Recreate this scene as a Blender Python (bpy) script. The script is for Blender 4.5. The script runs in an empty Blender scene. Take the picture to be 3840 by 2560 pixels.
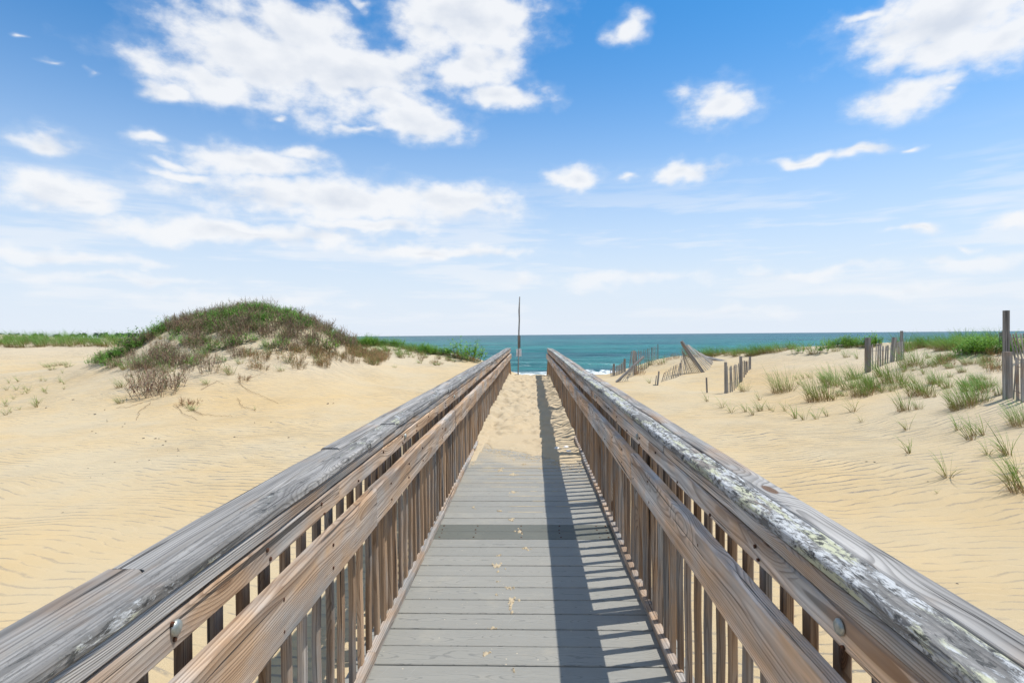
import bpy, math, random
import numpy as np
from mathutils import Vector, Matrix

random.seed(7)
RS = np.random.RandomState(11)
R = math.radians
scene = bpy.context.scene
COL = scene.collection

# ------------------------------------------------------------------ camera
EYE = Vector((0.0, 0.0, 1.335))
FPX = 2180.0
YAW, PITCH, ROLL = R(1.813), R(0.631), R(0.464)
fwd = Vector((-math.sin(YAW) * math.cos(PITCH), math.cos(YAW) * math.cos(PITCH), -math.sin(PITCH)))
r0 = Vector((math.cos(YAW), math.sin(YAW), 0))
u0 = r0.cross(fwd)
rgt = r0 * math.cos(ROLL) - u0 * math.sin(ROLL)
upv = u0 * math.cos(ROLL) + r0 * math.sin(ROLL)
cam_data = bpy.data.cameras.new("camera")
cam_data.sensor_width = 36.0
cam_data.lens = FPX / 3840.0 * 36.0
cam_data.clip_start = 0.02
cam_data.clip_end = 90000
cam = bpy.data.objects.new("camera", cam_data)
COL.objects.link(cam)
M = Matrix.Identity(4)
for i in range(3):
    M[i][0], M[i][1], M[i][2], M[i][3] = rgt[i], upv[i], -fwd[i], EYE[i]
cam.matrix_world = M
scene.camera = cam


def ray(px, py):
    return (fwd + rgt * ((px - 1920) / FPX) - upv * ((py - 1280) / FPX))


def at(px, py, Y):
    d = ray(px, py)
    return EYE + d * (Y / d.y)


# ------------------------------------------------------------------ node helpers
def nd(t, typ, ins=None, **props):
    n = t.nodes.new(typ)
    for k, v in props.items():
        setattr(n, k, v)
    for k, v in (ins or {}).items():
        s = n.inputs[k]
        if isinstance(v, bpy.types.NodeSocket):
            t.links.new(v, s)
        else:
            s.default_value = v
    return n


def mth(t, op, a, b=None, c=None, clamp=False):
    ins = {0: a}
    if b is not None:
        ins[1] = b
    if c is not None:
        ins[2] = c
    return nd(t, 'ShaderNodeMath', ins, operation=op, use_clamp=clamp).outputs[0]


def vmt(t, op, a, b=None, out=0):
    ins = {0: a}
    if b is not None:
        ins[1] = b
    return nd(t, 'ShaderNodeVectorMath', ins, operation=op).outputs[out]


def sstep(t, v, lo, hi, a=0.0, b=1.0):
    return nd(t, 'ShaderNodeMapRange', {0: v, 1: lo, 2: hi, 3: a, 4: b}, interpolation_type='SMOOTHSTEP').outputs[0]


def lin(t, v, lo, hi, a=0.0, b=1.0):
    return nd(t, 'ShaderNodeMapRange', {0: v, 1: lo, 2: hi, 3: a, 4: b}).outputs[0]


def mixc(t, f, a, b, mode='MIX'):
    n = t.nodes.new('ShaderNodeMix')
    n.data_type = 'RGBA'
    n.blend_type = mode
    for k, v in ((0, f), (6, a), (7, b)):
        if isinstance(v, bpy.types.NodeSocket):
            t.links.new(v, n.inputs[k])
        else:
            n.inputs[k].default_value = (*v, 1) if k and len(v) == 3 else v
    return n.outputs[2]


def noise(t, vec, scale, detail=3, rough=0.5, dist=0.0, out=0, dims='3D'):
    return nd(t, 'ShaderNodeTexNoise', noise_dimensions=dims, ins={'Vector': vec, 'Scale': scale, 'Detail': detail, 'Roughness': rough, 'Distortion': dist}).outputs[out]


def ramp(t, f, stops):
    n = nd(t, 'ShaderNodeValToRGB', {0: f})
    e = n.color_ramp.elements
    while len(e) < len(stops):
        e.new(0.5)
    for el, (p, c) in zip(e, stops):
        el.position = p
        el.color = (*c, 1)
    return n.outputs[0]


# ------------------------------------------------------------------ sun, sky, exposure
SUN_EL, SUN_AZ = R(66.2), R(76.3)            # azimuth clockwise from +Y
sun_dir = Vector((math.sin(SUN_AZ) * math.cos(SUN_EL), math.cos(SUN_AZ) * math.cos(SUN_EL), math.sin(SUN_EL)))
sun_data = bpy.data.lights.new("sun", 'SUN')
sun_data.energy = 4.6
sun_data.angle = R(0.53)
sun_data.color = (1.0, 0.955, 0.88)
sun = bpy.data.objects.new("sun", sun_data)
COL.objects.link(sun)
sun.rotation_euler = sun_dir.to_track_quat('Z', 'Y').to_euler()

world = bpy.data.worlds.new("World")
scene.world = world
world.use_nodes = True
wt = world.node_tree
wt.nodes.clear()
sky = nd(wt, 'ShaderNodeTexSky', sky_type='NISHITA', sun_disc=False, sun_elevation=SUN_EL, sun_rotation=SUN_AZ,
         altitude=0.0, air_density=1.0, dust_density=0.6, ozone_density=2.0)
SKY_STRENGTH = 0.12
tc = nd(wt, 'ShaderNodeTexCoord').outputs['Generated']
dirn = vmt(wt, 'NORMALIZE', tc)
sx = nd(wt, 'ShaderNodeSeparateXYZ', {0: dirn})
az = mth(wt, 'ARCTAN2', sx.outputs[0], sx.outputs[1])
el = mth(wt, 'ARCSINE', sx.outputs[2])
P0 = nd(wt, 'ShaderNodeCombineXYZ', {0: az, 1: el, 2: 0.0}).outputs[0]
# ragged edges: warp the sky coordinates
w1 = noise(wt, vmt(wt, 'MULTIPLY', P0, (1, 1.5, 1)), 9.0, 3, 0.55, out=1, dims='2D')
w1 = vmt(wt, 'MULTIPLY', vmt(wt, 'SUBTRACT', w1, (0.5, 0.5, 0.5)), (0.085, 0.05, 0))
P1 = vmt(wt, 'ADD', P0, w1)
# cumulus: (x, y, rx, ry, weight) measured on a 2352 px wide view, turned into azimuth / elevation
CL = [(640, 140, 225, 110, 1.15), (500, 185, 160, 58, 1.05), (690, 62, 140, 65, 1.15), (520, 72, 90, 25, .6), (800, 180, 205, 78, 1.12),
      (1070, 50, 165, 98, 1.12), (1090, 150, 100, 88, 1.05), (1150, 222, 125, 34, .95), (870, 240, 150, 40, 1), (950, 280, 130, 32, 1.1),
      (830, 300, 95, 18, .55), (850, 12, 70, 25, .5), (375, 218, 65, 32, .95),
      (2200, 40, 270, 90, 1.12), (2150, 105, 160, 66, 1.1), (2300, 90, 170, 60, 1), (2010, 15, 85, 24, .6),
      (1425, 72, 54, 54, .68), (1665, 230, 95, 60, .95), (2080, 222, 130, 52, 1.0), (2190, 212, 45, 20, .5),
      (1320, 406, 66, 26, 1), (1430, 408, 45, 13, .45), (1575, 397, 90, 27, 1), (1845, 364, 85, 18, .95), (1960, 354, 90, 20, .95), (2065, 348, 45, 12, .7),
      (115, 322, 82, 36, .95), (338, 312, 52, 23, .9), (120, 435, 165, 48, .95), (190, 460, 115, 24, .8),
      (560, 370, 200, 34, .9), (420, 400, 150, 20, .75), (700, 355, 90, 30, .8), (365, 365, 80, 16, .6),
      (800, 463, 360, 50, 1.05), (1040, 470, 150, 46, 1), (560, 437, 130, 22, .6), (580, 538, 330, 34, 1), (830, 520, 200, 24, .8),
      (160, 592, 250, 24, .8), (980, 575, 320, 22, .8), (300, 640, 380, 20, .55), (2330, 500, 85, 38, .75), (2110, 530, 85, 17, .6), (2230, 560, 55, 15, .65),
      (1400, 645, 450, 34, .62), (2200, 600, 240, 24, .75), (1900, 622, 340, 24, .65), (2050, 668, 240, 24, .6), (600, 690, 360, 28, .65), (1700, 715, 300, 24, .5),
      (95, 142, 60, 11, .5), (50, 75, 38, 11, .45), (190, 168, 36, 8, .4), (640, 272, 42, 16, .5)]
K = 3840 / 2352.0


def azel(px, py):
    d = ray(px, py).normalized()
    return math.atan2(d.x, d.y), math.asin(d.z)


field = None
for cx, cy, rx, ry, w in CL:
    a, e = azel(cx * K, cy * K)
    a2, _ = azel((cx + rx) * K, cy * K)
    _, e2 = azel(cx * K, (cy - ry) * K)
    v = vmt(wt, 'MULTIPLY', vmt(wt, 'SUBTRACT', P1, (a, e, 0)), (1 / max(abs(a2 - a), .004), 1 / max(abs(e2 - e), .004), 0))
    ln = vmt(wt, 'LENGTH', v, out=1)
    f = mth(wt, 'SUBTRACT', w, ln)
    field = f if field is None else mth(wt, 'SMOOTH_MAX', field, f, 0.10)
# everywhere else the same kind of scattered cumulus goes on
gen = lin(wt, noise(wt, vmt(wt, 'MULTIPLY', dirn, (1, 1, 1.9)), 3.4, 3, 0.5), 0.45, 0.70, 0, 1.4)
gen = mth(wt, 'SUBTRACT', gen, 0.30)
outm = mth(wt, 'MAXIMUM', sstep(wt, mth(wt, 'ABSOLUTE', mth(wt, 'ADD', az, 0.03)), 0.80, 0.95), sstep(wt, el, 0.56, 0.68))
gen = mth(wt, 'SUBTRACT', gen, mth(wt, 'MULTIPLY', mth(wt, 'SUBTRACT', 1.0, outm), 4.0))
field = mth(wt, 'MAXIMUM', field, gen)
n1 = noise(wt, vmt(wt, 'MULTIPLY', P0, (1, 1.7, 1)), 13.0, 7, 0.57, 0.0, dims='2D')
F2 = mth(wt, 'ADD', mth(wt, 'ADD', field, 0.10), mth(wt, 'MULTIPLY', mth(wt, 'SUBTRACT', n1, 0.5), 1.75))
dens = mth(wt, 'MAXIMUM', mth(wt, 'MULTIPLY', sstep(wt, F2, -0.18, 0.72), 0.95), sstep(wt, F2, -0.40, 0.25, 0.0, 0.16))
elc = mth(wt, 'MAXIMUM', el, 0.0)
# shading of the cloud bodies: thick middles and undersides a little greyer
n2 = noise(wt, vmt(wt, 'MULTIPLY', vmt(wt, 'ADD', P0, (0.0, 0.022, 0)), (1, 1.7, 1)), 13.0, 2, 0.5, 0.0, dims='2D')
n3 = noise(wt, vmt(wt, 'MULTIPLY', P0, (1, 1.7, 1)), 13.0, 2, 0.5, 0.0, dims='2D')
under = mth(wt, 'MULTIPLY', mth(wt, 'SUBTRACT', n2, n3), 2.0)
grey = mth(wt, 'ADD', sstep(wt, F2, 0.50, 1.45, 0, 0.70), under, clamp=True)
ccol = mixc(wt, grey, (0.93, 0.945, 0.97), (0.71, 0.76, 0.845))
# clear sky: Nishita, with the bright humid band low over the sea
hs = vmt(wt, 'MULTIPLY', sky.outputs[0], (0.26, 0.98, 1.42))
scaled = nd(wt, 'ShaderNodeVectorMath', {0: hs, 'Scale': SKY_STRENGTH * 1.0}, operation='SCALE').outputs[0]
band = mth(wt, 'POWER', 2.71828, mth(wt, 'MULTIPLY', mth(wt, 'POWER', mth(wt, 'DIVIDE', elc, 0.27), 2.0), -1.0))
clear = mixc(wt, mth(wt, 'MULTIPLY', band, 0.97), scaled, (0.79, 0.855, 0.955))
lowfade = sstep(wt, el, 0.0, 0.16, 0.45, 1.0)
# long thin veils low over the horizon
veil = sstep(wt, noise(wt, vmt(wt, 'MULTIPLY', P0, (3.2, 26.0, 1)), 1.0, 4, 0.6, 0.0, dims='2D'), 0.46, 0.66)
veil = mth(wt, 'MULTIPLY', veil, mth(wt, 'MULTIPLY', sstep(wt, el, 0.0, 0.05), sstep(wt, el, 0.30, 0.14)))
clear = mixc(wt, mth(wt, 'MULTIPLY', veil, 0.50), clear, (0.90, 0.925, 0.965))
skyc = mixc(wt, mth(wt, 'MULTIPLY', dens, lowfade), clear, ccol)
skyc = nd(wt, 'ShaderNodeVectorMath', {0: skyc, 'Scale': 1.0 / SKY_STRENGTH}, operation='SCALE').outputs[0]
bg = nd(wt, 'ShaderNodeBackground', {0: skyc, 1: SKY_STRENGTH})
nd(wt, 'ShaderNodeOutputWorld', {0: bg.outputs[0]})
world.cycles.sampling_method = 'MANUAL'
world.cycles.sample_map_resolution = 512

scene.cycles.adaptive_threshold = 0.02
scene.cycles.max_bounces = 6
scene.cycles.diffuse_bounces = 3
scene.cycles.glossy_bounces = 2
scene.cycles.transmission_bounces = 3
scene.view_settings.view_transform = 'Standard'
scene.view_settings.look = 'None'
scene.view_settings.exposure = 0.0
scene.view_settings.gamma = 1.0
scene.view_settings.use_curve_mapping = False


# ------------------------------------------------------------------ materials
def newmat(name):
    m = bpy.data.materials.new(name)
    m.use_nodes = True
    t = m.node_tree
    t.nodes.clear()
    out = nd(t, 'ShaderNodeOutputMaterial')
    return m, t, out


def finish(t, out, col, rough=0.8, bump=None, bstr=0.3, bdist=0.01, spec=0.3, extra=None):
    ins = {'Base Color': col, 'Roughness': rough, 'Specular IOR Level': spec}
    if bump is not None:
        b = nd(t, 'ShaderNodeBump', {'Strength': bstr, 'Distance': bdist, 'Height': bump})
        ins['Normal'] = b.outputs[0]
    ins.update(extra or {})
    p = nd(t, 'ShaderNodeBsdfPrincipled', ins)
    t.links.new(p.outputs[0], out.inputs[0])
    return p


def wood_mat(name, kind='plain'):
    """weathered softwood, growth rings round a pith that wanders along the board (length = local Y).
    object colour: R brownness, G value, B lichen cover"""
    m, t, out = newmat(name)
    oc = nd(t, 'ShaderNodeTexCoord').outputs['Object']
    oi = nd(t, 'ShaderNodeObjectInfo')
    rnd = oi.outputs['Random']
    ocol = nd(t, 'ShaderNodeSeparateColor', {0: oi.outputs['Color']})
    off = nd(t, 'ShaderNodeCombineXYZ', {0: mth(t, 'MULTIPLY', rnd, 7.3), 1: mth(t, 'MULTIPLY', rnd, 91.7), 2: mth(t, 'MULTIPLY', rnd, 3.1)}).outputs[0]
    p = vmt(t, 'ADD', oc, off)
    # knots
    kv = vmt(t, 'MULTIPLY', p, (6.5, 2.1, 6.5))
    vor = nd(t, 'ShaderNodeTexVoronoi', {'Vector': kv, 'Scale': 1.0, 'Randomness': 1.0}, feature='F1')
    kd = vor.outputs['Distance']
    kr = nd(t, 'ShaderNodeSeparateColor', {0: vor.outputs['Color']}).outputs[0]
    sel = sstep(t, kr, 0.50, 0.56)
    pull = mth(t, 'MULTIPLY', sstep(t, kd, 0.42, 0.0), sel)
    knot = mth(t, 'MULTIPLY', sstep(t, kd, 0.105, 0.07), sel)
    # wandering pith
    wob = noise(t, vmt(t, 'MULTIPLY', p, (3.0, 1.05, 3.0)), 1.0, 2, 0.5, out=1)
    wob = vmt(t, 'MULTIPLY', vmt(t, 'SUBTRACT', wob, (0.5, 0.5, 0.5)), (0.055, 0, 0.04))
    pc = vmt(t, 'ADD', oc, wob)
    cen = nd(t, 'ShaderNodeCombineXYZ', {0: mth(t, 'MULTIPLY_ADD', mth(t, 'FRACT', mth(t, 'MULTIPLY', rnd, 37.0)), 0.12, -0.06), 1: 0.0,
                                         2: mth(t, 'MULTIPLY_ADD', mth(t, 'FRACT', mth(t, 'MULTIPLY', rnd, 53.0)), 0.06, 0.015)}).outputs[0]
    q = vmt(t, 'MULTIPLY', vmt(t, 'ADD', pc, cen), (1, 0, 1))
    rr = vmt(t, 'LENGTH', q, out=1)
    rr = mth(t, 'ADD', rr, mth(t, 'MULTIPLY', pull, 0.03))
    ph = mth(t, 'MULTIPLY', rr, 190.0)
    ph = mth(t, 'ADD', ph, mth(t, 'MULTIPLY', noise(t, vmt(t, 'MULTIPLY', p, (14, 1.5, 14)), 1.0, 2, 0.5), 2.2))
    fr = mth(t, 'FRACT', ph)
    late = mth(t, 'MULTIPLY', sstep(t, fr, 0.35, 0.86), sstep(t, fr, 1.0, 0.9))
    ringid = mth(t, 'FLOOR', ph)
    rvar = nd(t, 'ShaderNodeTexWhiteNoise', {'W': ringid}, noise_dimensions='1D').outputs[0]
    late = mth(t, 'MULTIPLY', late, lin(t, rvar, 0, 1, 0.35, 1.0))
    fib = noise(t, vmt(t, 'MULTIPLY', p, (260, 6.0, 260)), 1.0, 4, 0.6)
    check = sstep(t, noise(t, vmt(t, 'MULTIPLY', p, (75, 0.8, 75)), 1.0, 3, 0.6), 0.625, 0.67)
    streak = noise(t, vmt(t, 'MULTIPLY', p, (22, 1.1, 22)), 1.0, 4, 0.6)
    blot = noise(t, vmt(t, 'MULTIPLY', p, (5, 2.4, 5)), 1.0, 4, 0.6)
    sk = lin(t, streak, 0.30, 0.70)
    gry = mixc(t, sk, (0.145, 0.14, 0.135), (0.50, 0.48, 0.455))
    brn = mixc(t, sk, (0.215, 0.135, 0.08), (0.55, 0.39, 0.26))
    bf = mth(t, 'ADD', mth(t, 'MULTIPLY_ADD', mth(t, 'SUBTRACT', blot, 0.5), 3.8, 0.0), mth(t, 'MULTIPLY_ADD', ocol.outputs[0], 1.7, -0.35), clamp=True)
    base = mixc(t, bf, gry, brn)
    base = mixc(t, mth(t, 'MULTIPLY', late, 0.66), base, mixc(t, bf, (0.085, 0.08, 0.075), (0.14, 0.075, 0.04)))
    base = mixc(t, mth(t, 'MULTIPLY', sstep(t, fib, 0.35, 0.75), 0.35), base, (0.55, 0.53, 0.5), 'OVERLAY')
    base = mixc(t, mth(t, 'MULTIPLY', check, 0.85), base, (0.035, 0.032, 0.03))
    kring = mth(t, 'FRACT', mth(t, 'MULTIPLY', kd, 55.0))
    kc = mixc(t, kring, (0.075, 0.04, 0.022), (0.20, 0.11, 0.06))
    base = mixc(t, mth(t, 'MULTIPLY', knot, 0.9), base, kc)
    hgt = mth(t, 'ADD', mth(t, 'MULTIPLY', late, 0.5), mth(t, 'MULTIPLY', fib, 0.55))
    hgt = mth(t, 'SUBTRACT', hgt, mth(t, 'MULTIPLY', check, 1.6))
    if kind == 'lichen':
        mid = noise(t, vmt(t, 'MULTIPLY', p, (34, 9, 34)), 1.0, 7, 0.68, 0.6)
        big = noise(t, vmt(t, 'MULTIPLY', p, (10, 1.6, 10)), 1.0, 3, 0.5)
        amt = mth(t, 'ADD', mth(t, 'ADD', mid, mth(t, 'MULTIPLY', mth(t, 'SUBTRACT', big, 0.5), 0.7)), mth(t, 'MULTIPLY_ADD', ocol.outputs[2], 0.34, -0.17))
        white = mth(t, 'MULTIPLY', sstep(t, amt, 0.50, 0.60), sstep(t, noise(t, vmt(t, 'MULTIPLY', p, (120, 38, 120)), 1.0, 5, 0.7, 0.5), 0.38, 0.52))
        dark = sstep(t, noise(t, vmt(t, 'MULTIPLY', vmt(t, 'ADD', p, (3, 5, 7)), (55, 17, 55)), 1.0, 6, 0.7, 0.8), 0.55, 0.60)
        yel = sstep(t, noise(t, vmt(t, 'MULTIPLY', vmt(t, 'ADD', p, (9, 2, 4)), (22, 3.5, 22)), 1.0, 5, 0.65), 0.50, 0.57)
        base = mixc(t, mth(t, 'MULTIPLY', sstep(t, amt, 0.40, 0.5), 0.55), base, (0.13, 0.13, 0.125))
        base = mixc(t, mth(t, 'MULTIPLY', white, 0.92), base, mixc(t, fib, (0.42, 0.43, 0.435), (0.65, 0.66, 0.66)))
        base = mixc(t, mth(t, 'MULTIPLY', mth(t, 'MULTIPLY', white, yel), 0.8), base, (0.50, 0.50, 0.31))
        dk = mth(t, 'MULTIPLY', dark, sstep(t, amt, 0.42, 0.52))
        base = mixc(t, mth(t, 'MULTIPLY', dk, 0.85), base, (0.055, 0.056, 0.055))
        hgt = mth(t, 'ADD', hgt, mth(t, 'ADD', mth(t, 'MULTIPLY', white, 0.8), mth(t, 'MULTIPLY', dark, 0.5)))
    val = lin(t, ocol.outputs[1], 0, 1, 0.0, 2.0)
    base = nd(t, 'ShaderNodeVectorMath', {0: base, 'Scale': val}, operation='SCALE').outputs[0]
    finish(t, out, base, 0.85, hgt, 0.75, 0.0022, 0.2)
    return m


def composite_mat(name="grey_composite", dark=False):
    """grey capped composite board with an embossed cathedral grain (length = local X)"""
    m, t, out = newmat(name)
    oc = nd(t, 'ShaderNodeTexCoord').outputs['Object']
    oi = nd(t, 'ShaderNodeObjectInfo')
    rnd = oi.outputs['Random']
    off = nd(t, 'ShaderNodeCombineXYZ', {0: mth(t, 'MULTIPLY', rnd, 71.3), 1: mth(t, 'MULTIPLY', rnd, 9.7), 2: 0.0}).outputs[0]
    p = vmt(t, 'ADD', oc, off)
    wob = noise(t, vmt(t, 'MULTIPLY', p, (1.9, 3.0, 1)), 1.0, 2, 0.5, out=1)
    wob = vmt(t, 'MULTIPLY', vmt(t, 'SUBTRACT', wob, (0.5, 0.5, 0.5)), (0, 0.16, 0.1))
    jit = noise(t, vmt(t, 'MULTIPLY', p, (28, 60, 1)), 1.0, 2, 0.5, out=1)
    jit = vmt(t, 'MULTIPLY', vmt(t, 'SUBTRACT', jit, (0.5, 0.5, 0.5)), (0, 0.006, 0.004))
    q = vmt(t, 'ADD', vmt(t, 'ADD', vmt(t, 'ADD', oc, wob), jit), (0, 0, 0.022))
    q = vmt(t, 'MULTIPLY', q, (0, 1, 1))
    ph = mth(t, 'MULTIPLY', vmt(t, 'LENGTH', q, out=1), 165.0)
    tri = mth(t, 'PINGPONG', ph, 0.5)
    line = sstep(t, tri, 0.36, 0.49)
    brk = sstep(t, noise(t, vmt(t, 'MULTIPLY', p, (9, 60, 1)), 1.0, 3, 0.6), 0.28, 0.46)
    line = mth(t, 'MULTIPLY', line, brk)
    g = noise(t, vmt(t, 'MULTIPLY', p, (30, 300, 30)), 1.0, 3, 0.6)
    tone = noise(t, vmt(t, 'MULTIPLY', p, (1.2, 1.5, 1)), 1.0, 3, 0.55)
    base = mixc(t, tone, (0.235, 0.238, 0.228), (0.335, 0.33, 0.312))
    base = mixc(t, lin(t, rnd, 0, 1, 0, 0.45), base, (0.19, 0.197, 0.195))
    base = mixc(t, mth(t, 'MULTIPLY', line, 0.55), base, (0.10, 0.105, 0.11))
    base = mixc(t, lin(t, g, 0.3, 0.7, 0.0, 0.22), base, (0.36, 0.36, 0.35))
    # scuffs, dust and specks of sand
    pw = nd(t, 'ShaderNodeNewGeometry').outputs['Position']
    dust = sstep(t, noise(t, pw, 3.2, 6, 0.65), 0.54, 0.74)
    base = mixc(t, mth(t, 'MULTIPLY', dust, 0.30), base, (0.42, 0.39, 0.33))
    # blown sand thinning out in front of the drift
    py_ = nd(t, 'ShaderNodeSeparateXYZ', {0: pw}).outputs[1]
    near = sstep(t, py_, 4.4, 6.7)
    blown = mth(t, 'ADD', mth(t, 'MULTIPLY', noise(t, pw, 2.6, 3, 0.5), 0.45), mth(t, 'MULTIPLY', noise(t, pw, 120.0, 3, 0.7), 0.55))
    blown = mth(t, 'MULTIPLY', sstep(t, mth(t, 'ADD', blown, mth(t, 'MULTIPLY', near, 0.13)), 0.57, 0.66), near)
    base = mixc(t, mth(t, 'MULTIPLY', blown, 0.75), base, (0.48, 0.40, 0.28))
    vs = nd(t, 'ShaderNodeTexVoronoi', {'Vector': pw, 'Scale': 46.0}, feature='F1')
    vsr = nd(t, 'ShaderNodeSeparateColor', {0: vs.outputs['Color']}).outputs[0]
    spk = mth(t, 'MULTIPLY', sstep(t, vs.outputs['Distance'], 0.16, 0.08), sstep(t, vsr, 0.93, 0.95))
    base = mixc(t, spk, base, (0.62, 0.54, 0.42))
    scr = noise(t, vmt(t, 'MULTIPLY', nd(t, 'ShaderNodeVectorRotate', {0: pw, 'Angle': 0.35}, rotation_type='Z_AXIS').outputs[0], (160, 2.2, 1)), 1.0, 2, 0.5)
    base = mixc(t, mth(t, 'MULTIPLY', sstep(t, scr, 0.72, 0.76), 0.25), base, (0.5, 0.5, 0.49))
    base = nd(t, 'ShaderNodeVectorMath', {0: base, 1: (1.03, 1.0, 0.93)}, operation='MULTIPLY').outputs[0]
    if dark:
        base = nd(t, 'ShaderNodeVectorMath', {0: base, 1: (0.44, 0.47, 0.45)}, operation='MULTIPLY').outputs[0]
    hgt = mth(t, 'ADD', mth(t, 'MULTIPLY', line, -1.0), mth(t, 'MULTIPLY', g, 0.4))
    finish(t, out, base, 0.62, hgt, 0.35, 0.0012, 0.35)
    return m


def sand_mat(name, ripples=True):
    m, t, out = newmat(name)
    pw = nd(t, 'ShaderNodeNewGeometry').outputs['Position']
    sp = nd(t, 'ShaderNodeSeparateXYZ', {0: pw})
    big = noise(t, pw, 0.22, 4, 0.55)
    mid = noise(t, pw, 1.3, 5, 0.6)
    grain = noise(t, pw, 420.0, 2, 0.6)
    g2 = noise(t, pw, 95.0, 3, 0.6)
    base = mixc(t, lin(t, mth(t, 'ADD', mth(t, 'MULTIPLY', big, 0.7), mth(t, 'MULTIPLY', mid, 0.3)), 0.40, 0.60, 0, 1),
                *(((0.52, 0.425, 0.272), (0.555, 0.40, 0.198)) if ripples else ((0.49, 0.41, 0.285), (0.51, 0.405, 0.26))))
    base = mixc(t, mth(t, 'MULTIPLY', sstep(t, sp.outputs[2], 0.05, 0.75), 0.75), base, (0.52, 0.445, 0.325))
    base = mixc(t, lin(t, grain, 0.25, 0.75, 0, 1), mixc(t, 0.22, base, (0.26, 0.19, 0.11)), mixc(t, 0.15, base, (0.72, 0.60, 0.45)))
    base = mixc(t, mth(t, 'MULTIPLY', sstep(t, g2, 0.60, 0.75), 0.20), base, (0.30, 0.24, 0.17))
    h = mth(t, 'ADD', mth(t, 'MULTIPLY', grain, 0.0012), mth(t, 'MULTIPLY', g2, 0.003))
    if ripples:
        wv = noise(t, pw, 0.55, 3, 0.5, out=1)
        wv = vmt(t, 'MULTIPLY', vmt(t, 'SUBTRACT', wv, (0.5, 0.5, 0.5)), (0.9, 0.9, 0))
        wv2 = noise(t, pw, 2.6, 3, 0.5, out=1)
        wv2 = vmt(t, 'MULTIPLY', vmt(t, 'SUBTRACT', wv2, (0.5, 0.5, 0.5)), (0.16, 0.16, 0))
        rp = vmt(t, 'ADD', vmt(t, 'ADD', pw, wv), wv2)
        rot = nd(t, 'ShaderNodeVectorRotate', {0: rp, 'Angle': 0.16}, rotation_type='Z_AXIS').outputs[0]
        ry = nd(t, 'ShaderNodeSeparateXYZ', {0: rot}).outputs[1]
        ph = mth(t, 'MULTIPLY', ry, 9.6)
        fr = mth(t, 'FRACT', ph)
        # asymmetric ripple: long back, short steep lee
        rise = mth(t, 'MULTIPLY', fr, 1.4)
        fall = mth(t, 'MULTIPLY', mth(t, 'SUBTRACT', 1.0, fr), 3.5)
        rid = mth(t, 'SMOOTH_MIN', rise, fall, 0.35)
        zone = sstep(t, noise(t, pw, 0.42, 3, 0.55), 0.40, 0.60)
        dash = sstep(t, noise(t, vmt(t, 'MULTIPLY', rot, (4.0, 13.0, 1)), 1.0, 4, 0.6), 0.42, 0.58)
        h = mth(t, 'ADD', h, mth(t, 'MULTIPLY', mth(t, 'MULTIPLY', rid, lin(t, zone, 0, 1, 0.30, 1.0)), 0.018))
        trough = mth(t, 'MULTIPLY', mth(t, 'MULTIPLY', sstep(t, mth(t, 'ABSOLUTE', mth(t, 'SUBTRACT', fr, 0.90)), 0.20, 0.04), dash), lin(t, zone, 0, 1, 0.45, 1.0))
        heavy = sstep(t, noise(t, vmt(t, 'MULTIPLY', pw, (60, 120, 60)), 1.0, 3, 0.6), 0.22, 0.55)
        base = mixc(t, mth(t, 'MULTIPLY', mth(t, 'MULTIPLY', trough, heavy), 0.85), base, (0.16, 0.155, 0.15))  # dark heavy minerals in the troughs, with ripple shade painted in
    # wet sand low on the beach
    wet = sstep(t, sp.outputs[2], -2.25, -2.5)
    base = mixc(t, mth(t, 'MULTIPLY', wet, 0.75), base, (0.19, 0.155, 0.115))
    finish(t, out, base, lin(t, wet, 0, 1, 0.92, 0.35), h, 1.0, 1.0, 0.2)
    return m


def plant_mat(name, translucent=0.35):
    m, t, out = newmat(name)
    at_ = nd(t, 'ShaderNodeAttribute', attribute_name='col', attribute_type='GEOMETRY').outputs['Color']
    oi = nd(t, 'ShaderNodeObjectInfo').outputs['Random']
    c = nd(t, 'ShaderNodeHueSaturation', {'Hue': lin(t, oi, 0, 1, 0.488, 0.512), 'Saturation': lin(t, oi, 0, 1, 1.05, 0.9), 'Value': lin(t, oi, 0, 1, 1.0, 1.4), 'Color': at_}).outputs[0]
    d = nd(t, 'ShaderNodeBsdfPrincipled', {'Base Color': c, 'Roughness': 0.6, 'Specular IOR Level': 0.25})
    tr = nd(t, 'ShaderNodeBsdfTranslucent', {0: c})
    mx = nd(t, 'ShaderNodeMixShader', {0: translucent, 1: d.outputs[0], 2: tr.outputs[0]})
    t.links.new(mx.outputs[0], out.inputs[0])
    return m


def simple_mat(name, col, rough=0.5, metal=0.0, spots=None, scale=30.0):
    m, t, out = newmat(name)
    oc = nd(t, 'ShaderNodeTexCoord').outputs['Object']
    n = noise(t, oc, scale, 5, 0.6)
    base = mixc(t, sstep(t, n, 0.4, 0.65), col, spots or tuple(c * 0.7 for c in col))
    finish(t, out, base, rough, n, 0.2, 0.001, 0.4, {'Metallic': metal})
    return m


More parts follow.
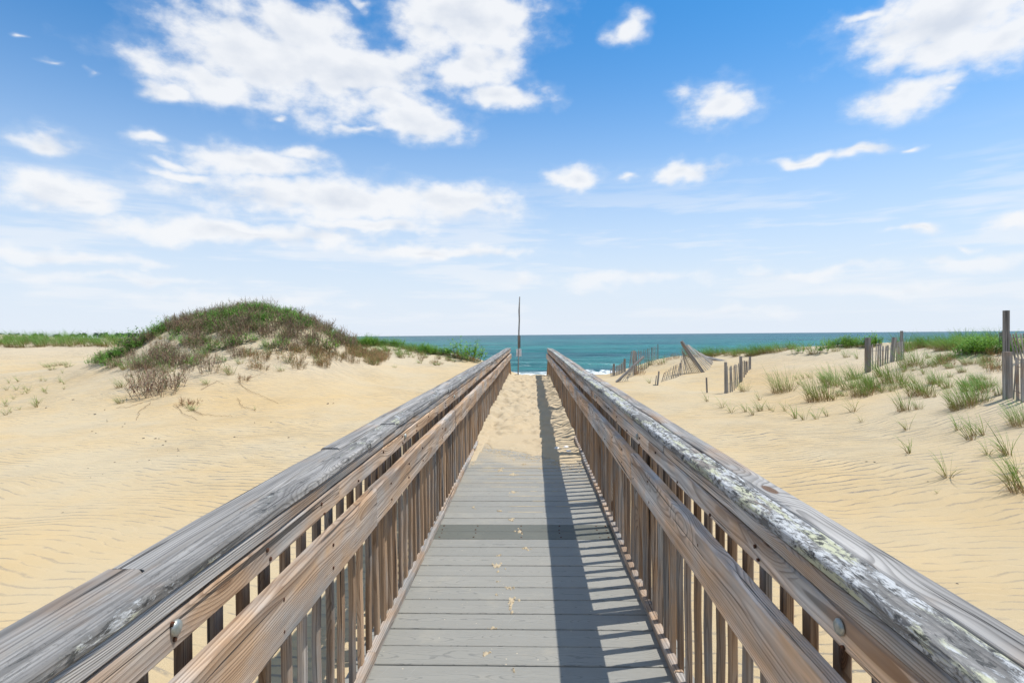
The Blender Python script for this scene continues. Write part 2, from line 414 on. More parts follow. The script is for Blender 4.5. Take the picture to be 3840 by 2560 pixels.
def sea_mat():
    m, t, out = newmat("sea_water")
    pw = nd(t, 'ShaderNodeNewGeometry').outputs['Position']
    sp = nd(t, 'ShaderNodeSeparateXYZ', {0: pw})
    y = sp.outputs[1]
    lg = mth(t, 'LOGARITHM', mth(t, 'MAXIMUM', y, 1.0), 10.0)
    wob = mth(t, 'MULTIPLY', mth(t, 'SUBTRACT', noise(t, vmt(t, 'MULTIPLY', pw, (0.012, 0.05, 0)), 1.0, 4, 0.6), 0.5), 0.32)
    f = lin(t, mth(t, 'ADD', lg, wob), 1.74, 3.35)
    base = ramp(t, f, [(0.0, (0.24, 0.29, 0.27)), (0.04, (0.105, 0.22, 0.21)), (0.12, (0.045, 0.165, 0.165)), (0.25, (0.012, 0.135, 0.14)),
                       (0.42, (0.014, 0.170, 0.165)), (0.62, (0.005, 0.090, 0.115)), (1.0, (0.003, 0.036, 0.070))])
    # shading of the small waves painted in: dark faces and light backs, streaked along the crests
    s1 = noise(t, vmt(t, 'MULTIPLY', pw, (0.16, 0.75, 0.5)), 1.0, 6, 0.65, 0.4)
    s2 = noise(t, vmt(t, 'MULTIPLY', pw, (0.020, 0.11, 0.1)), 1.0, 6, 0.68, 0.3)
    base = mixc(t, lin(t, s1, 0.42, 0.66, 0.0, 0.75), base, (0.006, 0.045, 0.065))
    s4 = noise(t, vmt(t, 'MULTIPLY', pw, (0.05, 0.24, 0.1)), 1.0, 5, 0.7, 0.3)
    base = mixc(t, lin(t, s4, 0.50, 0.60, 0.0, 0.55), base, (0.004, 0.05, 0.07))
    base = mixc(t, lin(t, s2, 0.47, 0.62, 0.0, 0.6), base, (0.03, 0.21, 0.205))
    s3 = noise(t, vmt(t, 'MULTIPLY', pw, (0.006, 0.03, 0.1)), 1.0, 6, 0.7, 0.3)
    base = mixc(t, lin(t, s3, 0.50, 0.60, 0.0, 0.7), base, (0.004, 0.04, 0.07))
    base = nd(t, 'ShaderNodeVectorMath', {0: base, 1: (0.85, 1.12, 1.06)}, operation='MULTIPLY').outputs[0]
    # foam: breaking line by the shore plus torn patches and a few whitecaps
    wob2 = mth(t, 'MULTIPLY', mth(t, 'SUBTRACT', noise(t, vmt(t, 'MULTIPLY', pw, (0.09, 0.02, 0)), 1.0, 4, 0.6), 0.5), 6.0)
    yw = mth(t, 'ADD', y, wob2)
    tear = noise(t, vmt(t, 'MULTIPLY', pw, (0.9, 1.6, 1)), 1.0, 7, 0.7, 0.5)
    band1 = mth(t, 'MULTIPLY', sstep(t, yw, 56.5, 58.0), sstep(t, yw, 63.0, 60.5))
    foam1 = sstep(t, mth(t, 'ADD', mth(t, 'MULTIPLY', band1, 0.25), tear), 0.66, 0.76)
    band2 = mth(t, 'MULTIPLY', sstep(t, yw, 70.0, 72.0), sstep(t, yw, 78.0, 74.0))
    foam2 = sstep(t, mth(t, 'ADD', mth(t, 'MULTIPLY', band2, 0.12), tear), 0.70, 0.78)
    cap = sstep(t, noise(t, vmt(t, 'MULTIPLY', pw, (0.10, 0.5, 1)), 1.0, 5, 0.7), 0.755, 0.78)
    foam = mth(t, 'MAXIMUM', mth(t, 'MAXIMUM', foam1, mth(t, 'MULTIPLY', foam2, 0.7)), mth(t, 'MULTIPLY', cap, sstep(t, y, 70, 130)))
    base = mixc(t, foam, base, (0.72, 0.74, 0.74))
    h = mth(t, 'ADD', mth(t, 'MULTIPLY', s1, 0.5), mth(t, 'MULTIPLY', s2, 1.6))
    h = mth(t, 'ADD', h, mth(t, 'MULTIPLY', noise(t, vmt(t, 'MULTIPLY', pw, (1.2, 3.4, 1)), 1.0, 3, 0.6), 0.16))
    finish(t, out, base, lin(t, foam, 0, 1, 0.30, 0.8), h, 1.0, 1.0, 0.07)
    return m


WOOD = wood_mat("weathered_wood")
LICH = wood_mat("lichen_wood", 'lichen')
COMP = composite_mat()
COMPD = composite_mat("dark_composite", True)
SAND = sand_mat("rippled_sand")
TROD = sand_mat("trodden_sand", False)
PLANT = plant_mat("plant")
SEA = sea_mat()
ZINC = simple_mat("galvanised_steel", (0.42, 0.43, 0.40), 0.45, 0.6, (0.27, 0.31, 0.30), 60)
RUST = simple_mat("rusty_iron", (0.12, 0.045, 0.02), 0.85, 0.2, (0.05, 0.025, 0.015), 80)
WIREM = simple_mat("fence_wire", (0.10, 0.085, 0.075), 0.6, 0.5)
SIGNW = simple_mat("white_sign_back", (0.84, 0.85, 0.85), 0.4, 0.0, (0.66, 0.68, 0.69), 8)
POLEM = simple_mat("grey_pole", (0.21, 0.205, 0.195), 0.7, 0.1, (0.14, 0.135, 0.13), 12)
SHELL = simple_mat("shell", (0.78, 0.76, 0.72), 0.4, 0.0, (0.66, 0.62, 0.57), 40)
PEB = simple_mat("dark_pebble", (0.045, 0.038, 0.032), 0.8, 0.0, (0.09, 0.075, 0.06), 40)


# ------------------------------------------------------------------ object helpers
def mesh_obj(name, verts, faces, mat, parent=None, loc=None, smooth=False, cols=None, mesh=None):
    if mesh is None:
        mesh = bpy.data.meshes.new(name)
        mesh.from_pydata([tuple(v) for v in verts], [], [tuple(f) for f in faces])
        if smooth:
            mesh.polygons.foreach_set('use_smooth', [True] * len(mesh.polygons))
        if cols is not None:
            a = mesh.attributes.new('col', 'FLOAT_COLOR', 'POINT')
            a.data.foreach_set('color', np.asarray(cols, dtype=np.float32).ravel())
        mesh.update()
        if mat is not None:
            mesh.materials.append(mat)
    o = bpy.data.objects.new(name, mesh)
    COL.objects.link(o)
    if parent is not None:
        o.parent = parent
    if loc is not None:
        o.location = loc
    return o


def empty(name, loc=(0, 0, 0)):
    o = bpy.data.objects.new(name, None)
    o.empty_display_size = 0.1
    o.location = loc
    COL.objects.link(o)
    return o


def tag(o, label=None, cat=None, group=None, kind=None):
    if label:
        o["label"] = label
    if cat:
        o["category"] = cat
    if group:
        o["group"] = group
    if kind:
        o["kind"] = kind
    return o


def board_geo(L, w, th, bev=0.004, seg=None, jit=0.0009, seed=0, axis='Y', bow=0.0):
    """a sawn board with worn arrises; length along Y from 0 to L, centred in X and Z"""
    rs = np.random.RandomState(seed)
    seg = seg or max(2, int(L / 0.25))
    b = bev
    prof = [(-w / 2 + b, -th / 2), (w / 2 - b, -th / 2), (w / 2, -th / 2 + b), (w / 2, th / 2 - b), (w / 2 - b * .4, th / 2 - b * .4), (w / 2 - b, th / 2),
            (-w / 2 + b, th / 2), (-w / 2 + b * .4, th / 2 - b * .4), (-w / 2, th / 2 - b), (-w / 2, -th / 2 + b)]
    n = len(prof)
    V, F = [], []
    bx, bz = rs.uniform(-bow, bow), rs.uniform(-bow, bow)
    for i in range(seg + 1):
        y = L * i / seg
        s = math.sin(math.pi * i / seg)
        jx, jz = rs.normal(0, jit, 2)
        for x, z in prof:
            V.append((x + bx * s + jx + rs.normal(0, jit * .35), y, z + bz * s + jz + rs.normal(0, jit * .35)))
    for i in range(seg):
        for j in range(n):
            a, c = i * n + j, i * n + (j + 1) % n
            F.append((a, c, c + n, a + n))
    F.append(tuple(range(n))[::-1][::-1])
    F.append(tuple(seg * n + k for k in range(n))[::-1])
    V = np.array(V)
    if axis == 'X':
        V = np.stack([V[:, 1] - L / 2, -V[:, 0], V[:, 2]], 1)
    elif axis == 'C':
        V[:, 1] -= L / 2
    return V, F


def fixn(o):
    import bmesh
    bm = bmesh.new()
    bm.from_mesh(o.data)
    bmesh.ops.recalc_face_normals(bm, faces=bm.faces)
    bm.to_mesh(o.data)
    bm.free()
    return o


_seed = [100]


def board(name, parent, p0, L, w, th, mat, color, axis='Y', bev=0.004, jit=0.0009, bow=0.0, bend=None, bax=2, bs=1):
    _seed[0] += 1
    V, F = board_geo(L, w, th, bev, None, jit, _seed[0], axis, bow)
    if bend is not None:
        V[:, bax] += np.array([bend(y_) for y_ in V[:, 1]]) * bs
    o = fixn(mesh_obj(name, V, F, mat, parent, p0))
    if axis == 'C':
        o.rotation_euler = (0, 0, math.pi / 2)
    o.color = (*color, 1)
    return o


def post_between(name, a, b, w, d, mat, color, parent=None, twist=0.0, mesh=None):
    """straight piece of timber from a to b (local Y along it), width w, thickness d"""
    a, b = Vector(a), Vector(b)
    L = (b - a).length
    if mesh is None:
        _seed[0] += 1
        V, F = board_geo(L, w, d, min(w, d) * .12, max(2, int(L / .3)), 0.0012, _seed[0])
        o = fixn(mesh_obj(name, V, F, mat))
    else:
        o = mesh_obj(name, None, None, None, mesh=mesh)
        o.scale = (1, L, 1)
    q = (b - a).to_track_quat('Y', 'Z')
    o.rotation_mode = 'QUATERNION'
    from mathutils import Quaternion
    o.rotation_quaternion = q @ Quaternion((0, 1, 0), twist)
    o.location = a
    o.color = (*color, 1)
    if parent is not None:
        o.parent = parent
        o.location = a - parent.location
    return o


def tube(name, pts, rad, mat, parent=None, n=6, cols=None):
    pts = [Vector(p) for p in pts]
    if not hasattr(rad, '__len__'):
        rad = [rad] * len(pts)
    V, F = [], []
    for i, p in enumerate(pts):
        d = (pts[min(i + 1, len(pts) - 1)] - pts[max(i - 1, 0)]).normalized()
        a = d.cross(Vector((0.31, 0.17, 0.94)))
        if a.length < .2:
            a = d.cross(Vector((1, 0, 0)))
        a.normalize()
        b = d.cross(a)
        for k in range(n):
            th = 2 * math.pi * k / n
            V.append(p + (a * math.cos(th) + b * math.sin(th)) * rad[i])
    for i in range(len(pts) - 1):
        for k in range(n):
            k2 = (k + 1) % n
            F.append((i * n + k, i * n + k2, (i + 1) * n + k2, (i + 1) * n + k))
    F.append(tuple(range(n)))
    F.append(tuple((len(pts) - 1) * n + k for k in range(n))[::-1])
    if parent is not None:
        V = [v - parent.location for v in V]
    return fixn(mesh_obj(name, V, F, mat, parent, smooth=True))


# ------------------------------------------------------------------ terrain
SEA_Z = -2.67
CP = []
for px, py, Y in [
    # right of the boardwalk
    (3840, 2300, 3.0), (3200, 1900, 4.7), (2600, 1600, 8.8), (2400, 1480, 13.3), (2280, 1425, 17.5), (3548, 1789, 5.0), (3405, 1610, 7.0),
    (3780, 1640, 5.8), (3840, 1830, 4.6), (3790, 1487, 7.0), (3451, 1472, 9.0), (3078, 1500, 10.0), (2946, 1462, 12.0), (3250, 1392, 12.5),
    (3380, 1350, 15.0), (3206, 1314, 18.0), (3400, 1300, 17.0), (3700, 1300, 12.0), (3840, 1310, 11.0), (2965, 1307, 21.0), (2774, 1330, 21.0),
    (2518, 1338, 23.0), (2636, 1395, 18.0), (2466, 1347, 23.5), (2380, 1406, 20.0), (2292, 1413, 21.0), (2342, 1396, 25.0), (2720, 1474, 13.5),
    (2812, 1384, 17.0), (2900, 1400, 15.5), (2777, 1432, 15.2), (2460, 1442, 15.5), (2650, 1473, 13.0),
    # left of it
    (0, 2300, 3.0), (0, 1700, 7.3), (500, 1700, 7.3), (900, 1800, 5.8), (1100, 1650, 8.0), (700, 1600, 9.0), (430, 1535, 11.0), (0, 1500, 13.0),
    (100, 1380, 23.0), (300, 1330, 28.0), (350, 1270, 38.0), (100, 1258, 40.0), (-200, 1262, 40.0), (450, 1370, 15.5), (500, 1430, 13.0), (540, 1290, 17.0),
    (600, 1240, 17.0), (720, 1212, 17.0), (850, 1182, 17.0), (950, 1170, 17.0), (1050, 1178, 17.0), (1130, 1210, 17.0), (1230, 1258, 17.0), (1290, 1310, 17.0),
    (800, 1300, 15.0), (1000, 1300, 14.8), (800, 1400, 13.0), (1000, 1400, 13.2), (1200, 1400, 13.6), (1150, 1320, 15.3), (1310, 1435, 13.5), (1400, 1430, 15.0),
    (700, 1500, 11.6), (1000, 1500, 11.4), (1250, 1500, 11.6), (1300, 1285, 23.0), (1400, 1283, 24.0), (1500, 1295, 24.0), (1600, 1315, 24.0), (1700, 1330, 24.0),
    (1780, 1340, 23.0), (1840, 1375, 22.0), (1400, 1350, 18.5), (1600, 1380, 18.0), (1700, 1398, 17.0), (1500, 1450, 14.0), (1850, 1400, 19.0), (1943, 1408, 19.0), (2000, 1412, 18.4),
]:
    CP.append(tuple(at(px, py, Y)))
CP += [(-1.2, 0, -.22), (-1.2, 4, -.2), (-1.2, 8, -.16), (-1.1, 12, -.1), (-1, 16, -.02), (1.1, 0, -.2), (1.1, 4, -.18), (1.1, 8, -.15), (1, 12, -.1), (1, 16, -.03),
       (-10, 22, .85), (-6.5, 22, .8), (-13, 22.5, .7), (0, 24, -.5), (0, 30, -1.1), (-3, 28, -.5), (3, 30, -1.1), (8, 30, -.6), (14, 29, -.3), (20, 30, -.3), (-8, 33, -.3), (-15, 35, .3),
       (14, 12, 1.1), (22, 14, 1.2), (12, 3, .7), (10, 8, .95), (20, 2, .8), (30, 20, 1.0), (-14, 3, -.1), (-20, 10, 0), (-25, 20, .3), (-35, 30, .9), (-35, 15, .4), (-30, 5, .2), (0, -6, -.2), (-12, -6, 0), (12, -6, .4),
       (-45, 40, 1.4), (-25, 42, 1.2), (-25, 52, -1.4), (-45, 52, -1.2), (40, 30, .3), (40, 10, 1.0)]
for x in (-50, -30, -15, 0, 15, 30, 50):
    CP += [(x, 46 + (5 if x < -20 else 0), -2.0), (x, 57, -2.62), (x, 68, -3.3)]
CP = np.array(CP)
SC = 10.0


def _phi(d2):
    return np.where(d2 > 1e-12, d2 * np.log(np.maximum(d2, 1e-12)), 0.0)


_A = CP[:, :2] / SC
_n = len(_A)
_Kx = _phi(((_A[:, None, :] - _A[None, :, :]) ** 2).sum(-1)) + np.eye(_n) * 0.004
_Pm = np.hstack([np.ones((_n, 1)), _A])
_S = np.zeros((_n + 3, _n + 3))
_S[:_n, :_n], _S[:_n, _n:], _S[_n:, :_n] = _Kx, _Pm, _Pm.T
_W = np.linalg.solve(_S, np.concatenate([CP[:, 2], np.zeros(3)]))

# smooth value noise for gentle relief
_G = RS.rand(64, 64)


def vnoise(x, y):
    xi, yi = np.floor(x).astype(int), np.floor(y).astype(int)
    fx, fy = x - xi, y - yi
    fx, fy = fx * fx * (3 - 2 * fx), fy * fy * (3 - 2 * fy)
    g = lambda a, b: _G[a % 64, b % 64]
    return (g(xi, yi) * (1 - fx) + g(xi + 1, yi) * fx) * (1 - fy) + (g(xi, yi + 1) * (1 - fx) + g(xi + 1, yi + 1) * fx) * fy - 0.5


def sst(x, a, b):
    t = np.clip((x - a) / (b - a), 0, 1)
    return t * t * (3 - 2 * t)


XC = -0.052


def height(X, Y):
    X, Y = np.asarray(X, float), np.asarray(Y, float)
    sh = X.shape
    x, y = X.ravel(), Y.ravel()
    far = .55 + .5 * vnoise(x * .05, y * .08) + .3 * vnoise(x * .15 + 9, y * .2)
    far = far * (1 - sst(y, 38, 46)) + sst(y, 38, 46) * np.interp(y, [38, 46, 57, 70, 120, 400], [0, -2.0, -2.62, -3.4, -6, -14])
    z = far.copy()
    near = (np.abs(x) < 62) & (y > -12) & (y < 75)
    idx = np.nonzero(near)[0]
    for s in range(0, len(idx), 20000):
        k = idx[s:s + 20000]
        q = np.stack([x[k], y[k]], 1) / SC
        d2 = ((q[:, None, :] - _A[None, :, :]) ** 2).sum(-1)
        v = _phi(d2) @ _W[:_n] + _W[_n] + q @ _W[_n + 1:]
        v = np.clip(v, -4.0, 2.4)
        b = np.minimum(1 - sst(np.abs(x[k]), 42, 60), np.minimum(sst(y[k], -12, -7), 1 - sst(y[k], 64, 74)))
        z[k] = v * b + far[k] * (1 - b)
    dry = 1 - sst(y, 30, 50)
    z += dry * (.07 * vnoise(x * .7, y * .7) + .035 * vnoise(x * 1.9 + 4, y * 1.9) + .012 * vnoise(x * 5 + 7, y * 5))
    # the sand stays below the deck under the boardwalk
    under = (1 - sst(np.abs(x - XC), .72, 1.25)) * (1 - sst(y, 16.6, 18.2))
    z = np.where(under > 0, np.minimum(z, -.17 * under + z.clip(None, .4) * (1 - under)), z)
    return z.reshape(sh)


def hz(x, y):
    return float(height(np.array([x]), np.array([y]))[0])


def hits(pxs, Y0=2.2, Y1=60.0):
    """where the view through each photo pixel meets the sand"""
    Ys = np.concatenate([np.linspace(Y0, 12, 160), np.linspace(12.05, Y1, 300)])
    out = []
    D = [ray(px, py) for px, py in pxs]
    XX = np.array([[d.x / d.y for d in D]]).T * Ys[None, :]
    ZZ = EYE.z + np.array([[d.z / d.y for d in D]]).T * Ys[None, :]
    HH = height(XX, np.broadcast_to(Ys, XX.shape))
    below = ZZ < HH
    for i in range(len(D)):
        j = int(np.argmax(below[i])) if below[i].any() else len(Ys) - 1
        if j > 0 and below[i].any():
            a, b = ZZ[i, j - 1] - HH[i, j - 1], ZZ[i, j] - HH[i, j]
            yy = Ys[j - 1] + (Ys[j] - Ys[j - 1]) * a / (a - b)
        else:
            yy = Ys[j]
        x = D[i].x / D[i].y * yy
        out.append(Vector((x, yy, hz(x, yy))))
    return out


def hit(px, py, **k):
    return hits([(px, py)], **k)[0]


def grid_obj(name, xs, ys, zs, mat):
    nx, ny = len(xs), len(ys)
    XX, YY = np.meshgrid(xs, ys)
    V = np.stack([XX.ravel(), YY.ravel(), zs.ravel()], 1).astype(np.float32)
    i = np.arange((ny - 1) * (nx - 1))
    r, c = i // (nx - 1), i % (nx - 1)
    a = r * nx + c
    F = np.stack([a, a + 1, a + nx + 1, a + nx], 1).astype(np.int32)
    me = bpy.data.meshes.new(name)
    me.vertices.add(len(V))
    me.vertices.foreach_set('co', V.ravel())
    me.loops.add(F.size)
    me.loops.foreach_set('vertex_index', F.ravel())
    me.polygons.add(len(F))
    me.polygons.foreach_set('loop_start', np.arange(0, F.size, 4, dtype=np.int32))
    me.polygons.foreach_set('use_smooth', np.ones(len(F), dtype=bool))
    me.update(calc_edges=True)
    me.validate()
    me.materials.append(mat)
    o = bpy.data.objects.new(name, me)
    COL.objects.link(o)
    return o


def graded(lo, hi, step, near_lo, near_hi, growth=1.09):
    c = list(np.arange(near_lo, near_hi + 1e-6, step))
    s, v = step, near_hi
    while v < hi:
        s *= growth
        v += s
        c.append(min(v, hi))
    s, v = step, near_lo
    L = []
    while v > lo:
        s *= growth
        v -= s
        L.append(max(v, lo))
    return np.array(L[::-1] + c)


gx = graded(-5000, 5000, .11, -14, 14, 1.06)
gy = graded(-400, 3000, .11, .5, 26, 1.055)
GX, GY = np.meshgrid(gx, gy)
ground = grid_obj("sand_dunes", gx, gy, height(GX, GY), SAND)
tag(ground, "pale yellow rippled beach sand rising into dunes", kind='structure')

# ------------------------------------------------------------------ sea
wx = graded(-60000, 60000, .7, -45, 45, 1.10)
wy = graded(51, 60000, .45, 51, 130, 1.035)
WX, WY = np.meshgrid(wx, wy)
amp = 1 - sst(WY, 250, 900)
sw = .16 * np.sin(WY * .62 + 1.6 * vnoise(WX * .06, WY * .05) * 3) * sst(WY, 58, 72) + .10 * vnoise(WX * .25, WY * .8) + .16 * vnoise(WX * .07 + 3, WY * .3)
crest = np.exp(-((WY - 60.5 - 3 * vnoise(WX * .09, WY * .0 + 3)) / .8) ** 2) * (.24 + .3 * vnoise(WX * .3, WY * .1))
crest2 = np.exp(-((WY - 75 - 5 * vnoise(WX * .05 + 20, WY * .0 + 3)) / 1.7) ** 2) * .28
WZ = SEA_Z + (sw * sst(WY, 54, 64) + crest + crest2) * amp
sea = grid_obj("sea", wx, wy, WZ, SEA)
tag(sea, "blue green sea with small waves and white foam on the shore", kind='structure')

# ------------------------------------------------------------------ boardwalk
Y_END = 17.95
walk = tag(empty("boardwalk", (XC, 0.8, 0)), "grey plank boardwalk with weathered wooden railings leading to the beach", "boardwalk")


def rel(x, y, z):
    return Vector((x - walk.location.x, y - walk.location.y, z - walk.location.z))


PITCH_B = 0.1455
# grey composite boards share three meshes
dmesh = []
for k in range(3):
    V, F = board_geo(1.36,   .1388, .025, .004, 14, .0003, 40 + k, 'X')
    o = fixn(mesh_obj("deck_board", V, F, COMP, walk))
    dmesh.append(o)
first = True
n_deck = int((8.6 - .9) / PITCH_B)
DARK = {20, 21}
for i in range(n_deck):
    y = 0.955 + i * PITCH_B
    if i in DARK:
        b = board("deck_board", walk, rel(XC, y, -.0125), 1.36, .141, .026, COMPD, (.10, .26, 0), 'X', .003, .0003)
        b["label"] = "darker grey green old board with rusty nails"
        for xx in (-.56, -.33, -.02, .24, .50, .56):
            for dy in (-.042, .04):
                nl = tube("nail", [rel(XC + xx + random.uniform(-.01, .01), y + dy, -.004), rel(XC + xx, y + dy, .0022)], .0062, RUST, n=7)
                nl.parent = walk
        continue
    if first:
        for k in range(3):
            dmesh[k].location = rel(XC, y + k * PITCH_B, -.0125)
        first = False
        continue
    if i < 3:
        continue
    d = dmesh[i % 3].copy()
    COL.objects.link(d)
    d.location = rel(XC + random.uniform(-.003, .003), y + random.uniform(-.0012, .0012), -.0125 + random.uniform(-.0012, .0008))
    d.rotation_euler = (0, 0, math.pi * (i % 2) + random.uniform(-.0009, .0009))
# the last board, a weathered edge showing above the drifted sand
board("deck_board", walk, rel(XC, Y_END + .02, .012), 1.3, .10, .05, WOOD, (.1, .42, 0), 'C')
V, F = board_geo(Y_END - .6, .04, .14, .003, 40, .0005, 77)
for s in (-.55, 0, .55):
    j = fixn(mesh_obj("deck_joist", V, F, WOOD, walk, rel(XC + s, .6, -.10)))
    j.color = (.5, .3, 0, 1)

HALF = dict(toe=.594, cap_in=.557, cap_mid=.632, cap_out=.699, face=.561, mid=.531, bal=.617)
# baluster shared by both railings
V, F = board_geo(1.06, .019, .036, .003, 6, .0007, 5, 'Y', .0015)
bal0 = fixn(mesh_obj("baluster", V, F, WOOD))
V, F = board_geo(1.06, .019, .036, .003, 6, .0009, 6, 'Y', .002)
bal1 = fixn(mesh_obj("baluster", V, F, WOOD))
V, F = board_geo(1.08, .089, .089, .005, 5, .001, 8, 'Y')
post0 = fixn(mesh_obj("post", V, F, WOOD))
# carriage bolt head
bv, bf = [], []
for i, (rr_, zz) in enumerate([(.0175, -.002), (.0175, .0015), (.014, .0052), (.008, .0075), (.0, .0083)]):
    for k in range(14):
        th = 2 * math.pi * k / 14
        bv.append((zz, rr_ * math.cos(th), rr_ * math.sin(th)))
for i in range(4):
    for k in range(14):
        bf.append((i * 14 + k, i * 14 + (k + 1) % 14, (i + 1) * 14 + (k + 1) % 14, (i + 1) * 14 + k))
bolt0 = fixn(mesh_obj("bolt", bv, bf, ZINC, smooth=True))
nv = [(-.002, 0, 0), (.002, 0, 0)] + [(q, .0045 * math.cos(k * math.pi / 4), .0045 * math.sin(k * math.pi / 4)) for q in (-.002, .002) for k in range(8)]
nf = [(0, 2 + (k + 1) % 8, 2 + k) for k in range(8)] + [(1, 10 + k, 10 + (k + 1) % 8) for k in range(8)] + [(2 + k, 2 + (k + 1) % 8, 10 + (k + 1) % 8, 10 + k) for k in range(8)]
nail0 = fixn(mesh_obj("nail", nv, nf, RUST))
protos_used = set()


def use(o, parent, loc):
    if o.name in protos_used:
        c = o.copy()
        COL.objects.link(c)
    else:
        c = o
        protos_used.add(o.name)
    c.parent = parent
    c.location = loc
    return c


def spans(a, b, lens, seed):
    rs = random.Random(seed)
    out, y = [], a
    while y < b - .05:
        L = min(rs.choice(lens) * rs.uniform(.96, 1.04), b - y)
        if b - (y + L) < .3:
            L = b - y
        out.append((y, L))
        y += L
    return out


def from_joints(js):
    return [(a, b - a) for a, b in zip(js[:-1], js[1:])]


def sag(y, s):
    """the slight dips and humps of the old railing along its run"""
    return .006 * math.sin(y * .55 + s) + .0025 * math.sin(y * 1.3 + 2 * s)


for side in (-1, 1):
    s = side
    # the railing's own mesh is its bottom rim board; everything else hangs on it
    V, F = board_geo(Y_END - .5, .036, .14, .003, 30, .001, 60 + s)
    rail = fixn(mesh_obj("railing", V, F, WOOD, walk, rel(XC + s * .668, .5, -.085)))
    rail.color = (.6, .34, 0, 1)
    rail["label"] = ("railing on the left with its inner boards in full sun" if s < 0 else "railing on the right with white and yellow lichen along its cap")
    ro = Vector((XC + s * .668, .5, -.085))

    def rl(x, y, z):
        return Vector((XC + s * x, y, z)) - ro

    rj = random.Random(5 + s)
    # cap: two boards side by side
    if s < 0:
        inner = from_joints([-.7, .35, 2.17, 2.61, 3.02, 3.49, 4.04, 4.28, 5.6, 7.2, 9.0, 11.2, 13.6, 15.7, Y_END - .02])
        outer = from_joints([-.7, 1.0, 2.05, 2.62, 5.0, 7.4, 9.8, 12.2, 14.6, 16.6, Y_END - .02])
    else:
        inner = from_joints([-.7, 1.95, 4.35, 5.1, 7.0, 9.1, 11.4, 13.8, 16.0, Y_END - .02])
        outer = from_joints([-.7, 2.62, 4.9, 7.3, 9.7, 12.1, 14.5, 16.7, Y_END - .3])
    def bd(y0):
        return lambda q: sag(y0 + q, s)

    for (y, L) in inner:
        x = (HALF['cap_in'] + HALF['cap_mid']) / 2 - .001
        b = board("cap_board", rail, rl(x + rj.uniform(-.003, .002), y + .0015, .9195 + rj.uniform(-.0012, .0012)), L - .003, HALF['cap_mid'] - HALF['cap_in'] - .0015, .0265, LICH,
                  (.03, .46, (.74 if s > 0 else .34)), bev=.006, jit=.0012, bend=bd(y))
        b.rotation_euler = (0, 0, rj.uniform(-.004, .004) if L < 1 else 0)
    for (y, L) in outer:
        x = (HALF['cap_mid'] + HALF['cap_out']) / 2
        b = board("cap_board", rail, rl(x + rj.uniform(-.002, .002), y + .0015, .9188 + rj.uniform(-.0012, .0012)), L - .003, HALF['cap_out'] - HALF['cap_mid'] - .001, .0265, WOOD,
                  (.10 if s < 0 else .30, .44 if s < 0 else .47, 0), bev=.006, jit=.0012, bend=bd(y))
    # strip under the cap and the top rail board; right ones painted lighter for fill light
    for (y, L) in spans(-.7, Y_END - .06, [2.4, 3.0, 2.9], 12 + s):
        b = board("rail_strip", rail, rl(HALF['face'] + .024 + rj.uniform(-.001, .001), y + .0015, .8875), L - .003, .048, .034, WOOD, (.42 if s < 0 else .36, .50 if s < 0 else .68, 0), bev=.005, bend=bd(y))
    for (y, L) in spans(-.55, Y_END - .06, [2.4, 3.0, 2.9], 22 + s):
        o = board("rail_board", rail, rl(HALF['face'] + .021 + rj.uniform(-.001, .001), y + .0015, .835), L - .003, .062, .040, WOOD, (.64 if s < 0 else .48, .60 if s < 0 else .80, 0), bev=.005, bend=bd(y), bax=0, bs=s)
        o.rotation_euler = (0, math.pi / 2 * -s, 0)
    # lower handrail board, and an unseen nailer added behind to widen the shadow
    for (y, L) in spans(-.3, Y_END - .03, [3.0, 3.6, 2.4], 31 + s):
        o = board("handrail_board", rail, rl(HALF['mid'] + .019 + rj.uniform(-.002, .002), y + .0015, .6875 + rj.uniform(-.003, .003)), L - .003, .143, .038, WOOD, (.60 if s < 0 else .50, .60 if s < 0 else .86, 0), bev=.006, jit=.0012, bend=bd(y), bax=0, bs=s)  # shaded right side given a lighter colour in place of bounced light
        o.rotation_euler = (0, math.pi / 2 * -s, 0)
    for (y, L) in spans(.4, Y_END - .08, [3.6, 3.0], 41 + s):
        board("nailer", rail, rl(.5925, y + .002, .655), L - .004, .044, .07, WOOD, (.5, .36, 0))
    # toe board on the deck
    for (y, L) in spans(.4, 9.5, [2.3, 1.9], 51 + s):
        board("toe_board", rail, rl(HALF['toe'] + .0185, y + .002, .0205), L - .004, .037, .041, WOOD, (.45, .56, 0), bev=.005, jit=.0016)
    board("toe_board", rail, rl(HALF['toe'] + .0185, 16.6, .045), 1.33, .037, .041, WOOD, (.1, .5, 0), bev=.005)
    # balusters
    nb = 147
    for i in range(nb):
        y = .62 + i * .118
        if y > Y_END - .05:
            break
        c = use(bal0 if i % 3 else bal1, rail, rl(HALF['bal'] + .0105 + rj.uniform(-.0015, .0015), y + rj.uniform(-.004, .004), -.16))
        c.rotation_euler = (math.pi / 2 + rj.uniform(-.006, .006), rj.uniform(-.003, .003), rj.choice([0, math.pi]))
        newish = rj.random() < .06
        c.color = (rj.uniform(.8, 1.0) if newish else rj.uniform(.40, .85), rj.uniform(.58, .68) if newish else rj.uniform(.34, .52), 0, 1)
    # posts, with their bolts through the top rail
    for k in range(10):
        y = .975 + k * 1.83
        if y > Y_END - .3:
            break
        c = use(post0, rail, rl(.700, y, -.18))
        c.rotation_euler = (math.pi / 2, 0, rj.choice([0, math.pi]))
        c.color = (rj.uniform(.75, 1.0), rj.uniform(.42, .55), 0, 1)
        for (zz, hx) in ((.8415, HALF['face'] - .001),):
            b = use(bolt0, rail, rl(hx, y, zz + sag(y, s)))
            b.rotation_euler = (0, 0, math.pi if s > 0 else 0)
            b.scale = (.8, .8, .8)
